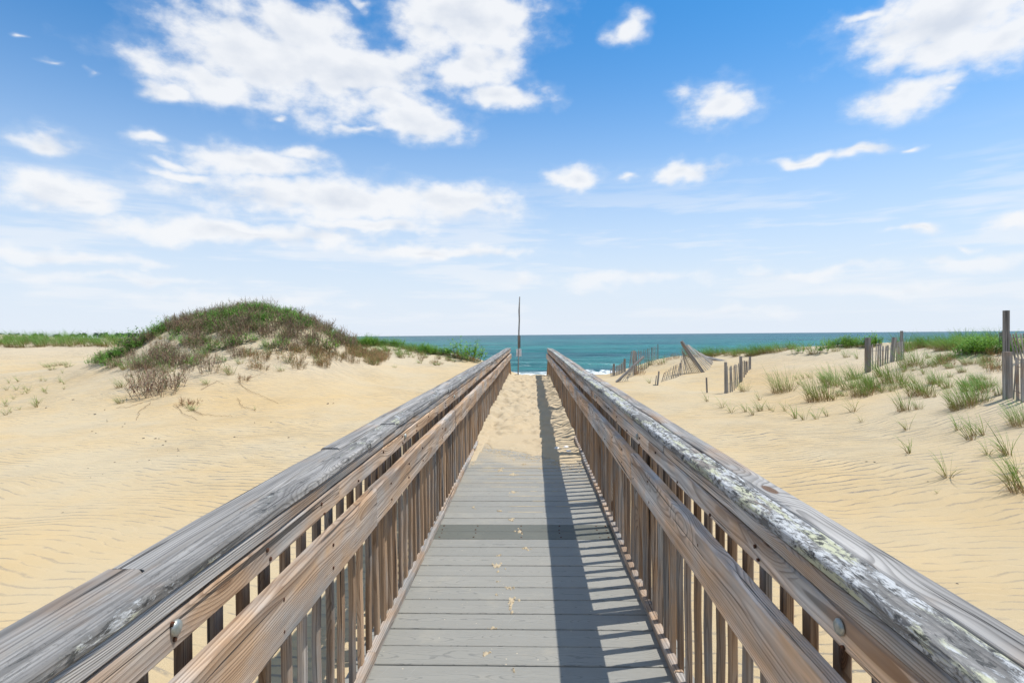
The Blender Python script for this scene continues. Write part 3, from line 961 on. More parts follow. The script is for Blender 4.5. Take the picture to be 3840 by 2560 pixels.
    # nail heads in the faces of the boards near the camera
    for k in range(15):
        y = .62 + .354 * k
        for zz, hx in ((.725, HALF['mid']), (.652, HALF['mid']), (.848, HALF['face']), (.818, HALF['face'])):
            if rj.random() < .2:
                continue
            c = use(nail0, rail, rl(hx - .0005, y + rj.uniform(-.012, .012), zz + rj.uniform(-.006, .006) + sag(y, s)))
            c.scale = (1, rj.uniform(.8, 1.3), rj.uniform(.8, 1.2))
    # warm coloured end post leaning in at its foot
    a_, b_ = Vector((XC + s * .575, Y_END - .02, -.1)), Vector((XC + s * .648, Y_END - .045, .895))
    e = post_between("end_post", a_, b_, .05, .09, WOOD, (1.0, .62, 0))
    e.parent = rail
    e.location = a_ - ro

# ------------------------------------------------------------------ sand on the boardwalk
ex = np.array([-.66, -.594, -.56, -.474, -.322, -.162, .018, .2, .315, .40, .516, .58]) - 0
ey = np.array([6.05, 6.15, 7.06, 6.89, 6.68, 6.55, 6.38, 6.29, 6.03, 6.0, 6.08, 5.9])
dx = np.linspace(XC - .615, XC + .615, 70)
dyv = np.arange(5.5, 18.75, .02)
DX, DY = np.meshgrid(dx, dyv)
edge = np.interp(DX, ex, ey) + .12 * vnoise(DX * 9, DY * 3) + .12 * vnoise(DX * 26, DY * 20)
t_in = np.clip((DY - edge), -1, 50)
side = np.abs(DX - XC)
hgt = -.03 + .034 * sst(t_in, -.02, .05) + .012 * sst(t_in, 0, .35) + .05 * sst(t_in, .25, 2.6) + .018 * sst(t_in, 2, 7)
foot = sst(t_in, .1, 1.2)
bum = .5 * vnoise(DX * 5.2, DY * 3.6) + .35 * vnoise(DX * 9 + 3, DY * 7) - .8 * np.clip(vnoise(DX * 3.6 + 17, DY * 2.5), .05, 1)
hgt += foot * bum * .17 + foot * .03 * vnoise(DX * 17, DY * 13 + 8) - foot * .05 * np.clip(np.abs(vnoise(DX * 7 + 31, DY * 5)) - .12, 0, 1)
rip = np.abs(vnoise(DX * 12 + 2 * vnoise(DX * 4, DY * 4), DY * 20)) - .15
hgt += sst(t_in, .0, .06) * (1 - .5 * foot) * rip * -.035
hgt += sst(side, .42, .61) * .035 * sst(t_in, .5, 2) * (DX < 0) + sst(side, .45, .61) * .025 * sst(t_in, .5, 2) * (DX > 0)
hgt -= .055 * np.exp(-((DY - 17.85) / .09) ** 2)          # scoured in front of the last board
hgt = np.where(t_in > .08, np.maximum(hgt, .004 + .004 * vnoise(DX * 30, DY * 30)), hgt)
blend = sst(DY, 18.15, 18.7)
hgt = hgt * (1 - blend) + (height(DX, DY) - .03) * blend
drift = grid_obj("sand_drift", dx, dyv, hgt, TROD)
tag(drift, "trodden drift of sand covering the far half of the boardwalk", kind='stuff')


def blob_patch(cx, cy, rx, ry, rs, nr=18):
    V = [(cx, cy, .0035)]
    F = []
    for ring, (q, zz) in enumerate(((.55, .003), (1.0, .0004))):
        for k in range(nr):
            th = 2 * math.pi * k / nr
            j = max(.2, 1 + rs.normal(0, .38))
            V.append((cx + rx * q * j * math.cos(th), cy + ry * q * j * math.sin(th), zz + rs.uniform(0, .002) * (ring == 0)))
    for k in range(nr):
        k2 = (k + 1) % nr
        F.append((0, 1 + k, 1 + k2))
        F.append((1 + k, 1 + nr + k, 1 + nr + k2, 1 + k2))
    return V, F


PV, PF = [], []
rsp = np.random.RandomState(3)
# (pixel of the patch on the deck, half sizes in pixels)
for px, py, w, h in [(1878, 1762, 14, 8), (1929, 1722, 6, 3), (1965, 1740, 10, 5), (1926, 1780, 22, 6), (1923, 1844, 11, 7), (1918, 1949, 14, 6), (1948, 1992, 13, 9), (1971, 2054, 13, 6),
                     (1871, 2083, 10, 4), (1863, 2120, 17, 14), (1910, 2203, 18, 5), (1917, 2256, 16, 22), (1848, 2354, 11, 8), (1823, 2448, 15, 12), (1927, 2513, 6, 10), (1775, 1902, 6, 4),
                     (2030, 1757, 7, 3), (1876, 1915, 8, 3), (1861, 2228, 5, 4), (1866, 2180, 6, 3)]:
    d = ray(px, py)
    k_ = -EYE.z / d.z
    c = EYE + d * k_
    rx = w / FPX * k_
    ry = h / FPX * k_ * (k_ / EYE.z) * .9
    for q in range(9):
        V, F = blob_patch(c.x + rsp.normal(0, rx * .65) * (q > 0), c.y + rsp.normal(0, ry * .65) * (q > 0), rx * (.6 if q == 0 else rsp.uniform(.06, .35)), ry * (.6 if q == 0 else rsp.uniform(.06, .35)), rsp)
        o_ = len(PV)
        PV += V
        PF += [tuple(i + o_ for i in f) for f in F]
for q in range(260):
    xx = rsp.uniform(XC - .58, XC + .58)
    yy = np.interp(xx, ex, ey) - abs(rsp.normal(0, .16))
    V, F = blob_patch(xx, yy, rsp.uniform(.003, .016), rsp.uniform(.003, .014), rsp, 7)
    o_ = len(PV)
    PV += V
    PF += [tuple(i + o_ for i in f) for f in F]
tag(mesh_obj("sand_patches", PV, PF, TROD, smooth=True), "small spills of sand trodden along the deck boards", kind='stuff')
# thin sand caught in the joints near the drift
rj = random.Random(9)
PV, PF = [], []
for i in range(n_deck):
    y = .955 + i * PITCH_B + PITCH_B / 2
    if 4.3 < y < 7.1:
        for q in range(7 if y > 5 else 2):
            x0 = rj.uniform(-.5, .35)
            L = rj.uniform(.05, .35)
            n_ = 8
            o_ = len(PV)
            for k in range(n_ + 1):
                xx = x0 + L * k / n_
                ww = .004 * math.sin(math.pi * k / n_) * rj.uniform(.6, 1.6) + .0006
                PV += [(xx, y - ww, .0006), (xx, y, .0028), (xx, y + ww, .0006)]
            for k in range(n_):
                a = o_ + k * 3
                PF += [(a, a + 3, a + 4, a + 1), (a + 1, a + 4, a + 5, a + 2)]
tag(mesh_obj("sand_in_joints", PV, PF, TROD, smooth=True), "sand caught in the joints between deck boards near the drift", kind='stuff')

# shells lying on the drift by the right railing
def shell_mesh():
    V, F = [], []
    n = 14
    V.append((0, 0, .016))
    for ring, (q, z) in enumerate(((.5, .013), (1.0, 0.0))):
        for k in range(n):
            th = 2 * math.pi * k / n
            rr_ = .034 * q * (1 + (.07 * (-1) ** k if ring else 0)) * (1.15 if math.sin(th) > 0 else .9)
            V.append((rr_ * math.cos(th) * 1.1, rr_ * math.sin(th), z))
    for k in range(n):
        k2 = (k + 1) % n
        F += [(0, 1 + k, 1 + k2), (1 + k, 1 + n + k, 1 + n + k2, 1 + k2)]
    return V, F


V, F = shell_mesh()
shell_me = None
for px, py, lab in [(2122, 1671, "larger grey white shell on the trodden sand by the right toe board"), (2088, 1679, "white shell on the sand at the edge of the railing shadow"),
                    (2135, 1687, "white shell nearest the deck boards on the sunlit sand")]:
    d = ray(px, py)
    k_ = (.02 - EYE.z) / d.z
    c = EYE + d * k_
    iy, ix = np.argmin(np.abs(dyv - c.y)), np.argmin(np.abs(dx - c.x))
    o = mesh_obj("seashell", V, F, SHELL, None, (c.x, c.y, float(hgt[iy, ix])), smooth=True, mesh=shell_me)
    shell_me = o.data
    o.rotation_euler = (random.uniform(-.2, .2), random.uniform(-.2, .2), random.uniform(0, 6))
    tag(o, lab, "shell", "shells on the drifted sand")

# ------------------------------------------------------------------ sign pole at the end of the walk
pb = hit(1943, 1409, Y0=18.3)
if pb.y > 20:
    pb = Vector((at(1943, 1409, 18.9).x, 18.9, hz(0, 18.9)))
sp_ = tag(empty("sign_pole", pb), "tall thin grey pole with sign plates seen from behind, past the boardwalk end", "sign pole")
top = at(1949, 1112, pb.y)
midp = at(1945.5, 1285, pb.y)
tube("pole", [pb - Vector((0, 0, .4)), pb, midp], [.020, .020, .019], POLEM, sp_, 8)
tube("upper_pole", [at(1945, 1306, pb.y + .0), at(1946, 1240, pb.y), at(1947.5, 1200, pb.y), at(1946.6, 1165, pb.y), top], [.021, .0235, .022, .024, .016], POLEM, sp_, 8)


def plate(name, pxl, pyt, pxr, pyb, yy, th, mat, parent, yaw=0.0):
    a, b = at(pxl, pyb, yy), at(pxr, pyt, yy)
    w, h = b.x - a.x, b.z - a.z
    V, F = [], []
    r_ = min(w, h) * .1
    ring = []
    for cx, cz, a0 in ((w / 2 - r_, h / 2 - r_, 0), (-w / 2 + r_, h / 2 - r_, 90), (-w / 2 + r_, -h / 2 + r_, 180), (w / 2 - r_, -h / 2 + r_, 270)):
        for k in range(4):
            th_ = R(a0 + 30 * k)
            ring.append((cx + r_ * math.cos(th_), cz + r_ * math.sin(th_)))
    n = len(ring)
    for yv in (-th / 2, th / 2):
        V += [(x, yv, z) for x, z in ring]
    F = [tuple(range(n)), tuple(range(n, 2 * n))[::-1]] + [(k, (k + 1) % n, n + (k + 1) % n, n + k) for k in range(n)]
    o = fixn(mesh_obj(name, V, F, mat, parent))
    o.location = (a + b) / 2 - parent.location
    o.rotation_euler = (0, 0, yaw)
    return o


plate("sign_plate", 1936, 1308, 1955.5, 1336, pb.y + .027, .004, SIGNW, sp_)["label"] = "white sign plate seen from behind"
board_up = plate("sign_board", 1941.5, 1258, 1951.5, 1305, pb.y + .04, .02, POLEM, sp_)
for zz in (1313, 1331):
    q = at(1945.5, zz, pb.y - .02)
    b = bolt0.copy()
    COL.objects.link(b)
    b.parent = sp_
    b.location = q - sp_.location
    b.rotation_euler = (0, 0, -math.pi / 2)
    b.scale = (.5, .5, .5)


# ------------------------------------------------------------------ sand fences
def r3(x, y):
    return 2200 + x / 2.6133, 1100 + y / 2.6133


def r4(x, y):
    return 2900 + x / 1.9596, 1100 + y / 1.9596


V, F = board_geo(1.0, .033, .010, .002, 3, .0012, 33, 'Y', .003)
slat_me = fixn(mesh_obj("slat", V, F, WOOD))
slat_mesh = slat_me.data
bpy.data.objects.remove(slat_me)


def ground_pt(p, fix=None):
    if fix is not None:
        q = at(p[0], p[1], fix)
        return Vector((q.x, q.y, q.z))
    return hit(*p)


def fence(label, cv, posts, runs, wires=True, loose=(), wire_at=(.25, .6, .9)):
    """posts: (base, top, width[, fixY]); runs: list of (base0, top0, base1, top1, count[, fixY0, fixY1, back0, back1]);
    all given in photo detail coordinates, stood on the sand where that pixel meets it"""
    P = [ground_pt(cv(*p[0]), p[3] if len(p) > 3 else None) for p in posts]
    first_run = runs[0]
    org = P[0] if P else ground_pt(cv(*first_run[0]))
    root = tag(empty("sand_fence", org), label, "fence")
    for p, b in zip(posts, P):
        tp = at(*cv(*p[1]), b.y)
        o = post_between("post", b - (tp - b).normalized() * .3, tp, p[2], p[2], WOOD, (random.uniform(.05, .3), random.uniform(.34, .48), 0), root)
    for r in runs:
        b0 = ground_pt(cv(*r[0]), r[5] if len(r) > 5 else None)
        b1 = ground_pt(cv(*r[2]), r[6] if len(r) > 6 else None)
        k0, k1 = (r[7], r[8]) if len(r) > 8 else (0, 0)
        t0, t1 = at(*cv(*r[1]), b0.y + k0), at(*cv(*r[3]), b1.y + k1)
        n = r[4]
        lo, hi = [], []
        for i in range(n):
            f = i / max(1, n - 1)
            b = b0.lerp(b1, f)
            if len(r) <= 5:
                b.z = hz(b.x, b.y)
            tp = t0.lerp(t1, f) + Vector((random.uniform(-.02, .02), random.uniform(-.02, .02), random.uniform(-.025, .02)))
            bb = b - (tp - b).normalized() * .12
            post_between("slat", bb, tp, 0, 0, None, (random.uniform(.0, .35), random.uniform(.46, .66), 0), root, random.uniform(-.35, .35), mesh=slat_mesh)
            lo.append(b)
            hi.append(tp)
        if wires:
            for q in wire_at:
                pts = [lo[i].lerp(hi[i], q) + Vector((0, -.009 if i % 2 else .009, 0)) for i in range(n)]
                tube("wire", pts, .0035, WIREM, root, 4)
    for (a, b, w, d, ya, yb) in loose:
        pa = ground_pt(cv(*a), ya)
        pb_ = at(*cv(*b), yb if yb else pa.y)
        post_between("leaning_plank", pa, pb_, w, d, WOOD, (.15, .48, 0), root, .2)
    return root


fence("short low slat fence nearest the surf, with two thin posts", r3,
      [((267, 808), (267, 688), .07), ((373, 768), (373, 640), .07)],
      [((240, 815), (232, 728), (262, 810), (262, 720), 3), ((275, 808), (282, 715), (366, 772), (362, 672), 11)], wire_at=(.35, .8))
fence("slat fence sloping up the dune with a plank leaning across it", r3,
      [((468, 800), (465, 560), .095), ((697, 642), (698, 497), .08)],
      [((400, 832), (440, 562), (455, 812), (470, 562), 5), ((490, 795), (484, 566), (685, 650), (676, 520), 12), ((320, 868), (450, 700), (395, 850), (500, 655), 4)],
      loose=[((290, 870), (560, 616), .10, .045, None, None)])
fence("collapsed slat fence draped in a heap over a leaning board", r3,
      [((1140, 772), (928, 468), .085)],
      [((735, 865), (757, 770), (900, 812), (925, 668), 10), ((900, 812), (925, 668), (1000, 778), (935, 585), 6), ((1000, 778), (935, 585), (1120, 770), (925, 490), 8),
       ((1150, 765), (975, 500), (1245, 718), (1000, 505), 6, 18.1, 19.4, .35, .6), ((1245, 718), (1000, 505), (1345, 700), (1160, 622), 10, 19.4, 20.2, .6, .9)],
      loose=[((1165, 620), (1478, 690), .09, .045, 20.6, 19.6), ((1170, 632), (1360, 668), .06, .03, 20.5, 19.9)], wire_at=(.2, .5, .8))
fence("short half buried slat fence with three posts in open sand", r3,
      [((1363, 978), (1363, 672), .052), ((1510, 868), (1510, 614), .062), ((1600, 742), (1600, 617), .055)],
      [((1385, 976), (1383, 715), (1497, 885), (1488, 690), 7), ((1524, 858), (1528, 668), (1592, 752), (1590, 652), 5)], wire_at=(.35, .88))
fence("slat fence with thick posts among grass clumps on the right dune", r4,
      [((692, 580), (694, 325), .089), ((872, 505), (890, 322), .08), ((942, 490), (943, 275), .055)],
      [((712, 575), (714, 376), (855, 512), (862, 384), 9), ((905, 500), (912, 360), (958, 490), (962, 345), 5)], wire_at=(.3, .75))
fence("tall post and slats of the fence at the right edge", r4,
      [((1721, 770), (1719, 428), .078), ((1712, 730), (1710, 125), .056), ((1842, 775), (1841, 480), .05)],
      [((1765, 776), (1765, 462), (1832, 800), (1833, 474), 3)], wire_at=(.2, .8))
fence("farther grey slats leaning behind the tall post at the right edge", r4,
      [((1675, 445), (1673, 286), .05, 11.0), ((1694, 445), (1691, 274), .04, 11.2)],
      [((1768, 440), (1738, 290), (1890, 440), (1858, 290), 6, 9.5, 9.8, 0, 0)], wire_at=(.8,))
# single sticks and boards
b = hit(*r3(1184, 972))
stake = post_between("wooden_stake", b - Vector((0, 0, .25)), at(*r3(1173, 824), b.y), .035, .03, WOOD, (.15, .34, 0))
tag(stake, "thin lone wooden stake standing in the sand near the short fence", "stake")
b = hit(*r3(690, 897))
pl = post_between("grey_board", b - Vector((0, 0, .1)), at(*r3(709, 762), b.y), .11, .02, WOOD, (.05, .56, 0))
tag(pl, "short pale board stuck upright in the sand below the heap of slats", "board")
b = hit(*r3(668, 893))
pl = post_between("broken_stick", b - Vector((0, 0, .1)), at(*r3(684, 805), b.y), .036, .014, WOOD, (.1, .4, 0))
tag(pl, "loose thin stick beside the short pale board in the sand", "stick")


# ------------------------------------------------------------------ plants
def strips(bases, heights, dirs, leans, curls, widths, cb, ct, seg=4, rs=None, side_jit=.3):
    """many grass blades as tapered curved ribbons; returns V, F, C"""
    V, F, C = [], [], []
    for b, h, d, le, cu, w, c0, c1 in zip(bases, heights, dirs, leans, curls, widths, cb, ct):
        dx_, dy_ = math.cos(d), math.sin(d)
        wa = rs.uniform(0, math.pi)
        wx_, wy_ = math.cos(wa) * w / 2, math.sin(wa) * w / 2
        o = len(V)
        x, y, z = b
        ang = le
        st = h / seg
        for i in range(seg + 1):
            f = i / seg
            k = (1 - f) ** .6 if i < seg else 0.06
            V.append((x - wx_ * k, y - wy_ * k, z))
            V.append((x + wx_ * k, y + wy_ * k, z))
            g = min(1, f * 1.5)
            col = [c0[j] * (1 - g) + c1[j] * g for j in range(3)] + [1]
            C += [col, col]
            ang += cu / seg
            x += dx_ * math.sin(ang) * st
            y += dy_ * math.sin(ang) * st
            z += math.cos(ang) * st
        for i in range(seg):
            a = o + 2 * i
            F.append((a, a + 1, a + 3, a + 2))
    return V, F, C


GREENS = [(.09, .24, .025), (.12, .29, .035), (.06, .18, .022), (.17, .33, .045), (.10, .24, .035)]
STRAW = [(.30, .21, .10), (.24, .14, .065), (.36, .28, .15), (.20, .10, .05)]


def grass_geo(seed, n, h, rad, lean_dir=math.pi, wind=.35, dry=.18, curl=.9, width=.006):
    rs = np.random.RandomState(seed)
    B, H, D, L, U, W, C0, C1 = [], [], [], [], [], [], [], []
    for i in range(n):
        a, r_ = rs.uniform(0, 2 * math.pi), rad * math.sqrt(rs.uniform(0, 1))
        B.append((r_ * math.cos(a), r_ * math.sin(a), -.03))
        isdry = rs.rand() < dry
        H.append(h * rs.uniform(.5, 1.12) * (.6 if isdry else 1))
        ox, oy = math.cos(a) * (r_ / max(rad, 1e-6)) * .55 + math.cos(lean_dir) * wind + rs.normal(0, .28), math.sin(a) * (r_ / max(rad, 1e-6)) * .55 + math.sin(lean_dir) * wind + rs.normal(0, .28)
        D.append(math.atan2(oy, ox))
        m_ = math.hypot(ox, oy)
        L.append(min(.9, m_ * .42) * (1.7 if isdry else 1))
        U.append(curl * rs.uniform(.2, 1.1) * (1.4 if isdry else 1))
        W.append(width * rs.uniform(.7, 1.3))
        C0.append(STRAW[rs.randint(4)])
        C1.append(STRAW[rs.randint(4)] if isdry else GREENS[rs.randint(5)])
    return strips(B, H, D, L, U, W, C0, C1, 4, rs)


def leafy_geo(seed, stems, h, rad, greens, leaf=.10, nleaf=15, stemc=(.12, .10, .04), droop=.25):
    """upright leafy plants: stems with lance-shaped leaves all round"""
    rs = np.random.RandomState(seed)
    V, F, C = [], [], []
    for s_ in range(stems):
        a, r_ = rs.uniform(0, 6.28), rad * math.sqrt(rs.rand())
        x0, y0 = r_ * math.cos(a), r_ * math.sin(a)
        hh = h * rs.uniform(.55, 1.1) * (1 - .35 * r_ / max(rad, 1e-6))
        tx, ty = math.cos(a) * r_ * .5 + rs.normal(0, .04), math.sin(a) * r_ * .5 + rs.normal(0, .04)
        o = len(V)
        w = .004
        V += [(x0 - w, y0, -.03), (x0 + w, y0, -.03), (x0 + tx, y0 + ty, hh)]
        C += [[*stemc, 1]] * 3
        F.append((o, o + 1, o + 2))
        for k in range(nleaf):
            f = .18 + .82 * (k + rs.rand()) / nleaf
            px_, py_, pz_ = x0 + tx * f, y0 + ty * f, hh * f
            la = rs.uniform(0, 6.28)
            ll = leaf * rs.uniform(.6, 1.2) * (1.1 - .5 * f)
            up = rs.uniform(.2, 1.1) - droop
            ex_, ey_, ez_ = math.cos(la) * math.cos(up), math.sin(la) * math.cos(up), math.sin(up)
            sx_, sy_ = -math.sin(la) * ll * .17, math.cos(la) * ll * .17
            g = greens[rs.randint(len(greens))]
            j = rs.uniform(.8, 1.2)
            o = len(V)
            V += [(px_, py_, pz_), (px_ + ex_ * ll * .5 + sx_, py_ + ey_ * ll * .5 + sy_, pz_ + ez_ * ll * .5), (px_ + ex_ * ll, py_ + ey_ * ll, pz_ + ez_ * ll * .85), (px_ + ex_ * ll * .5 - sx_, py_ + ey_ * ll * .5 - sy_, pz_ + ez_ * ll * .5)]
            C += [[g[0] * j, g[1] * j, g[2] * j, 1]] * 4
            F.append((o, o + 1, o + 2, o + 3))
    return V, F, C


LEAFG = [(.13, .28, .03), (.17, .34, .04), (.09, .21, .025), (.20, .36, .05)]
DARKG = [(.05, .12, .03), (.07, .16, .035), (.04, .10, .025)]
BROWN = [(.22, .13, .09), (.27, .17, .11), (.13, .075, .065), (.27, .19, .12), (.11, .14, .05)]
RUSTB = [(.30, .16, .08), (.36, .22, .10), (.21, .11, .06), (.14, .17, .05)]


def twig_geo(seed, stems, h, rad, cols, width=.009, sub=6):
    """dry branching twigs with side shoots and small leaves"""
    rs = np.random.RandomState(seed)
    B, H, D, L, U, W, C0, C1 = [], [], [], [], [], [], [], []
    for s_ in range(stems):
        a, r_ = rs.uniform(0, 6.28), rad * math.sqrt(rs.rand())
        d = a + rs.normal(0, .6)
        c = cols[rs.randint(len(cols))]
        hh = h * rs.uniform(.5, 1.1)
        le = rs.uniform(.05, .55)
        x0, y0 = r_ * math.cos(a), r_ * math.sin(a)
        B.append((x0, y0, -.03)); H.append(hh); D.append(d); L.append(le); U.append(rs.uniform(-.3, .5)); W.append(width); C0.append(c); C1.append(cols[rs.randint(len(cols))])
        for k in range(sub):
            f = rs.uniform(.25, .9)
            B.append((x0 + math.cos(d) * math.sin(le) * hh * f, y0 + math.sin(d) * math.sin(le) * hh * f, hh * f * math.cos(le) - .03))
            H.append(hh * rs.uniform(.12, .38)); D.append(rs.uniform(0, 6.28)); L.append(rs.uniform(.3, 1.3)); U.append(rs.uniform(-.8, .8)); W.append(width * rs.uniform(.8, 2.2))
            cc = cols[rs.randint(len(cols))]
            C0.append(cc); C1.append(cc)
    return strips(B, H, D, L, U, W, C0, C1, 3, rs)


def make_mesh(name, g):
    me = bpy.data.meshes.new(name)
    V, F, C = g
    me.from_pydata(V, [], F)
    a = me.attributes.new('col', 'FLOAT_COLOR', 'POINT')
    a.data.foreach_set('color', np.asarray(C, dtype=np.float32).ravel())
    me.materials.append(PLANT)
    me.update()
    return me


# shared meshes, each 0.5 m tall where it stands
G_BIG = [grass_geo(200 + k, 200, .5, .22, wind=.38, dry=.30, curl=1.1, width=.0075) for k in range(4)]
G_TUFT = [grass_geo(220 + k, 70, .5, .13, wind=.34, dry=.24, curl=1.1, width=.0085) for k in range(4)]
G_SHOOT = [grass_geo(240 + k, 16, .5, .04, wind=.42, dry=.10, curl=1.15, width=.0115) for k in range(6)]
G_LEAFY = [leafy_geo(260 + k, 26, .5, .24, LEAFG) for k in range(3)]
G_DARK = [leafy_geo(270 + k, 30, .5, .26, DARKG + LEAFG[:1]) for k in range(2)]
G_TWIG = [twig_geo(280 + k, 34, .5, .22, BROWN) for k in range(4)]
G_RUST = [twig_geo(290 + k, 34, .4, .24, RUSTB) for k in range(3)]
ME = {k: [make_mesh(n, g) for g in gs] for k, n, gs in (('big', 'grass_clump', G_BIG), ('tuft', 'grass_tuft', G_TUFT), ('shoot', 'grass_shoot', G_SHOOT),
                                                       ('leafy', 'leafy_plant', G_LEAFY), ('dark', 'bush', G_DARK), ('twig', 'dry_shrub', G_TWIG), ('rust', 'dry_shrub', G_RUST))}
NAMES = dict(big='grass_clump', tuft='grass_tuft', shoot='grass_shoot', leafy='leafy_plant', dark='leafy_bush', twig='dry_shrub', rust='dry_shrub')
CATS = dict(big='grass clump', tuft='grass tuft', shoot='grass shoot', leafy='plant', dark='bush', twig='shrub', rust='shrub')
pr = random.Random(21)


def plant(kind, p, h, label, group=None, wide=1.0, rz=None):
    me = pr.choice(ME[kind])
    o = bpy.data.objects.new(NAMES[kind], me)
    COL.objects.link(o)
    o.location = p
    s_ = h / .5
    o.scale = (s_ * wide, s_ * wide, s_)
    o.rotation_euler = (0, 0, pr.uniform(-.5, .5) if rz is None else rz)
    tag(o, label, CATS[kind], group)
    return o


def px_h(p, hpx):
    return hpx / FPX * p.y


# --- right dune: clumps and shoots one can point at: (kind, detail view, x, y of the foot, height in detail px, label)
RIGHT = [
    ('shoot', r3, 1190, 1060, 120, "green grass shoot at the foot of the lone stake"),
    ('shoot', r3, 1330, 1118, 145, "green grass shoot just left of the half buried fence's nearest post"),
    ('shoot', r3, 1415, 1167, 150, "green grass shoot in front of the half buried fence's nearest post"),
    ('tuft', r3, 1545, 962, 130, "brown based grass tuft at the foot of the half buried fence"),
    ('shoot', r3, 1560, 1162, 140, "green grass shoot, left of a row below the half buried fence"),
    ('shoot', r3, 1632, 1192, 155, "green grass shoot, lowest of the row below the half buried fence"),
    ('shoot', r3, 1690, 1155, 140, "green grass shoot, third of the row below the half buried fence"),
    ('shoot', r3, 1725, 1150, 130, "green grass shoot, fourth of the row below the half buried fence"),
    ('shoot', r3, 1700, 1045, 120, "green grass shoot standing just behind the row below the fence"),
    ('shoot', r3, 1800, 1142, 115, "sparse green grass shoot, right end of the row below the fence"),
    ('shoot', r3, 1830, 1158, 80, "thin short grass shoot at the right end of the row"),
    ('big', r3, 1925, 962, 225, "round dense grass clump on open sand, left of the larger clumps"),
    ('shoot', r3, 2060, 840, 95, "small grass shoot just behind the round dense clump, leftmost of three"),
    ('shoot', r3, 2125, 832, 95, "small grass shoot behind the dense clumps, middle of three"),
    ('shoot', r3, 2180, 825, 105, "small grass shoot behind the dense clumps, rightmost of three"),
    ('shoot', r3, 1945, 1152, 115, "sparse grass shoot in the open sand below the round clump"),
    ('shoot', r3, 2050, 1224, 190, "tall grass shoot in the open sand, left of a trio"),
    ('shoot', r3, 2130, 1238, 165, "tall grass shoot in the open sand, middle of a trio"),
    ('shoot', r3, 2250, 1232, 150, "tall grass shoot in the open sand, right of a trio"),
    ('shoot', r4, 395, 903, 95, "lone thin grass shoot to the right of the trio"),
    ('big', r4, 345, 787, 205, "large dense dark green grass clump in the middle of the right dune"),
    ('big', r4, 440, 672, 160, "dense grass clump directly behind the large dark green one"),
    ('big', r4, 655, 750, 170, "broad grass clump in front of the thick fence posts"),
    ('big', r4, 730, 715, 170, "grass clump at the right shoulder of the broad clump by the fence"),
    ('tuft', r4, 545, 705, 130, "small grass tuft between the two broad clumps"),
    ('big', r4, 590, 632, 120, "low spread grass clump left of the fence with thick posts"),
    ('big', r4, 875, 655, 175, "grass clump under the second thick fence post"),
    ('tuft', r4, 800, 610, 150, "grass tuft growing through the slats between the thick posts"),
    ('tuft', r4, 960, 665, 100, "thin grass tuft right of the fence with thick posts"),
    ('shoot', r4, 590, 868, 150, "grass shoot leaning left on the slope below the broad clump"),
    ('shoot', r4, 645, 945, 75, "thin bent grass shoot beside the small hollow in the sand"),
    ('tuft', r4, 965, 860, 160, "reddish based grass tuft leaning left above the hollow"),
    ('tuft', r4, 1065, 850, 90, "low dry grass tuft beside the reddish based one"),
    ('big', r4, 1075, 748, 165, "tall grass clump in the centre of the bare slope"),
    ('tuft', r4, 1150, 765, 130, "grass tuft at the right side of the tall central clump"),
    ('big', r4, 1010, 535, 160, "tall green grass clump right of the thin third fence post"),
    ('tuft', r4, 1110, 545, 90, "brownish grass tuft on the slope below the leafy patch"),
    ('big', r4, 1190, 660, 110, "grass clump on the pale slope, middle distance"),
    ('tuft', r4, 1280, 695, 120, "grass tuft on the pale slope, right of the middle clump"),
    ('big', r4, 1400, 835, 200, "large loose grass clump with dry base on the right slope"),
    ('big', r4, 1500, 800, 170, "loose grass clump joined to the right of the large one"),
    ('tuft', r4, 1345, 860, 110, "dry based grass tuft at the left foot of the large loose clump"),
    ('tuft', r4, 1570, 725, 120, "grass clump left of the tall post at the right edge"),
    ('tuft', r4, 1665, 745, 130, "grass tuft touching the foot of the tall post"),
    ('big', r4, 1830, 965, 190, "dark grass clump with trailing dry blades at the right edge"),
    ('shoot', r4, 980, 1002, 125, "green grass shoot alone on smooth sand below the slope"),
    ('shoot', r4, 1000, 1172, 150, "grass shoot with one long blade trailing left on smooth sand"),
    ('shoot', r4, 1355, 1002, 130, "slim grass shoot, left of the group on the right slope"),
    ('shoot', r4, 1452, 1072, 200, "tall grass shoot in the middle of the right slope group"),
    ('shoot', r4, 1480, 1045, 170, "grass shoot close behind the tall one on the right slope"),
    ('shoot', r4, 1545, 1042, 165, "grass shoot at the right of the right slope group"),
    ('shoot', r4, 1575, 1182, 130, "bent grass shoot lying left on the pale slope"),
    ('shoot', r4, 1735, 1187, 230, "large grass shoot bending left near the right edge"),
    ('shoot', r4, 1715, 1180, 180, "smaller grass shoot close beside the large bending one"),
    ('shoot', r4, 1275, 1348, 200, "red stemmed grass shoot with blades swept left over rippled sand"),
    ('shoot', r4, 1750, 1372, 210, "grass shoot with long swept blades above the shaded ripples"),
    ('shoot', r4, 1792, 1322, 150, "upright grass shoot behind the swept one near the right edge"),
    ('tuft', r4, 1842, 1450, 300, "tall grass tuft at the right edge casting a shadow on the ripples"),
    ('shoot', r4, 1205, 1468, 40, "tiny grass sprout alone on the rippled sand"),
    ('tuft', r4, 540, 470, 70, "small grass tuft left of the fence on the far pale sand"),
    ('shoot', r4, 620, 480, 90, "grass shoot standing left of the first thick post"),
]
P_ = hits([cv(x, y) for _, cv, x, y, _, _ in RIGHT])
for (kind, cv, x, y, h, lab), p in zip(RIGHT, P_):
    sc = 2.6133 if cv is r3 else 1.9596
    hh = px_h(p, h / sc) * (1.34 if kind != 'shoot' else (1.3 if cv is r4 and y > 850 else 1.2))
    plant(kind, p, hh, lab, wide={'big': .72, 'tuft': .8, 'shoot': 1.0}[kind])


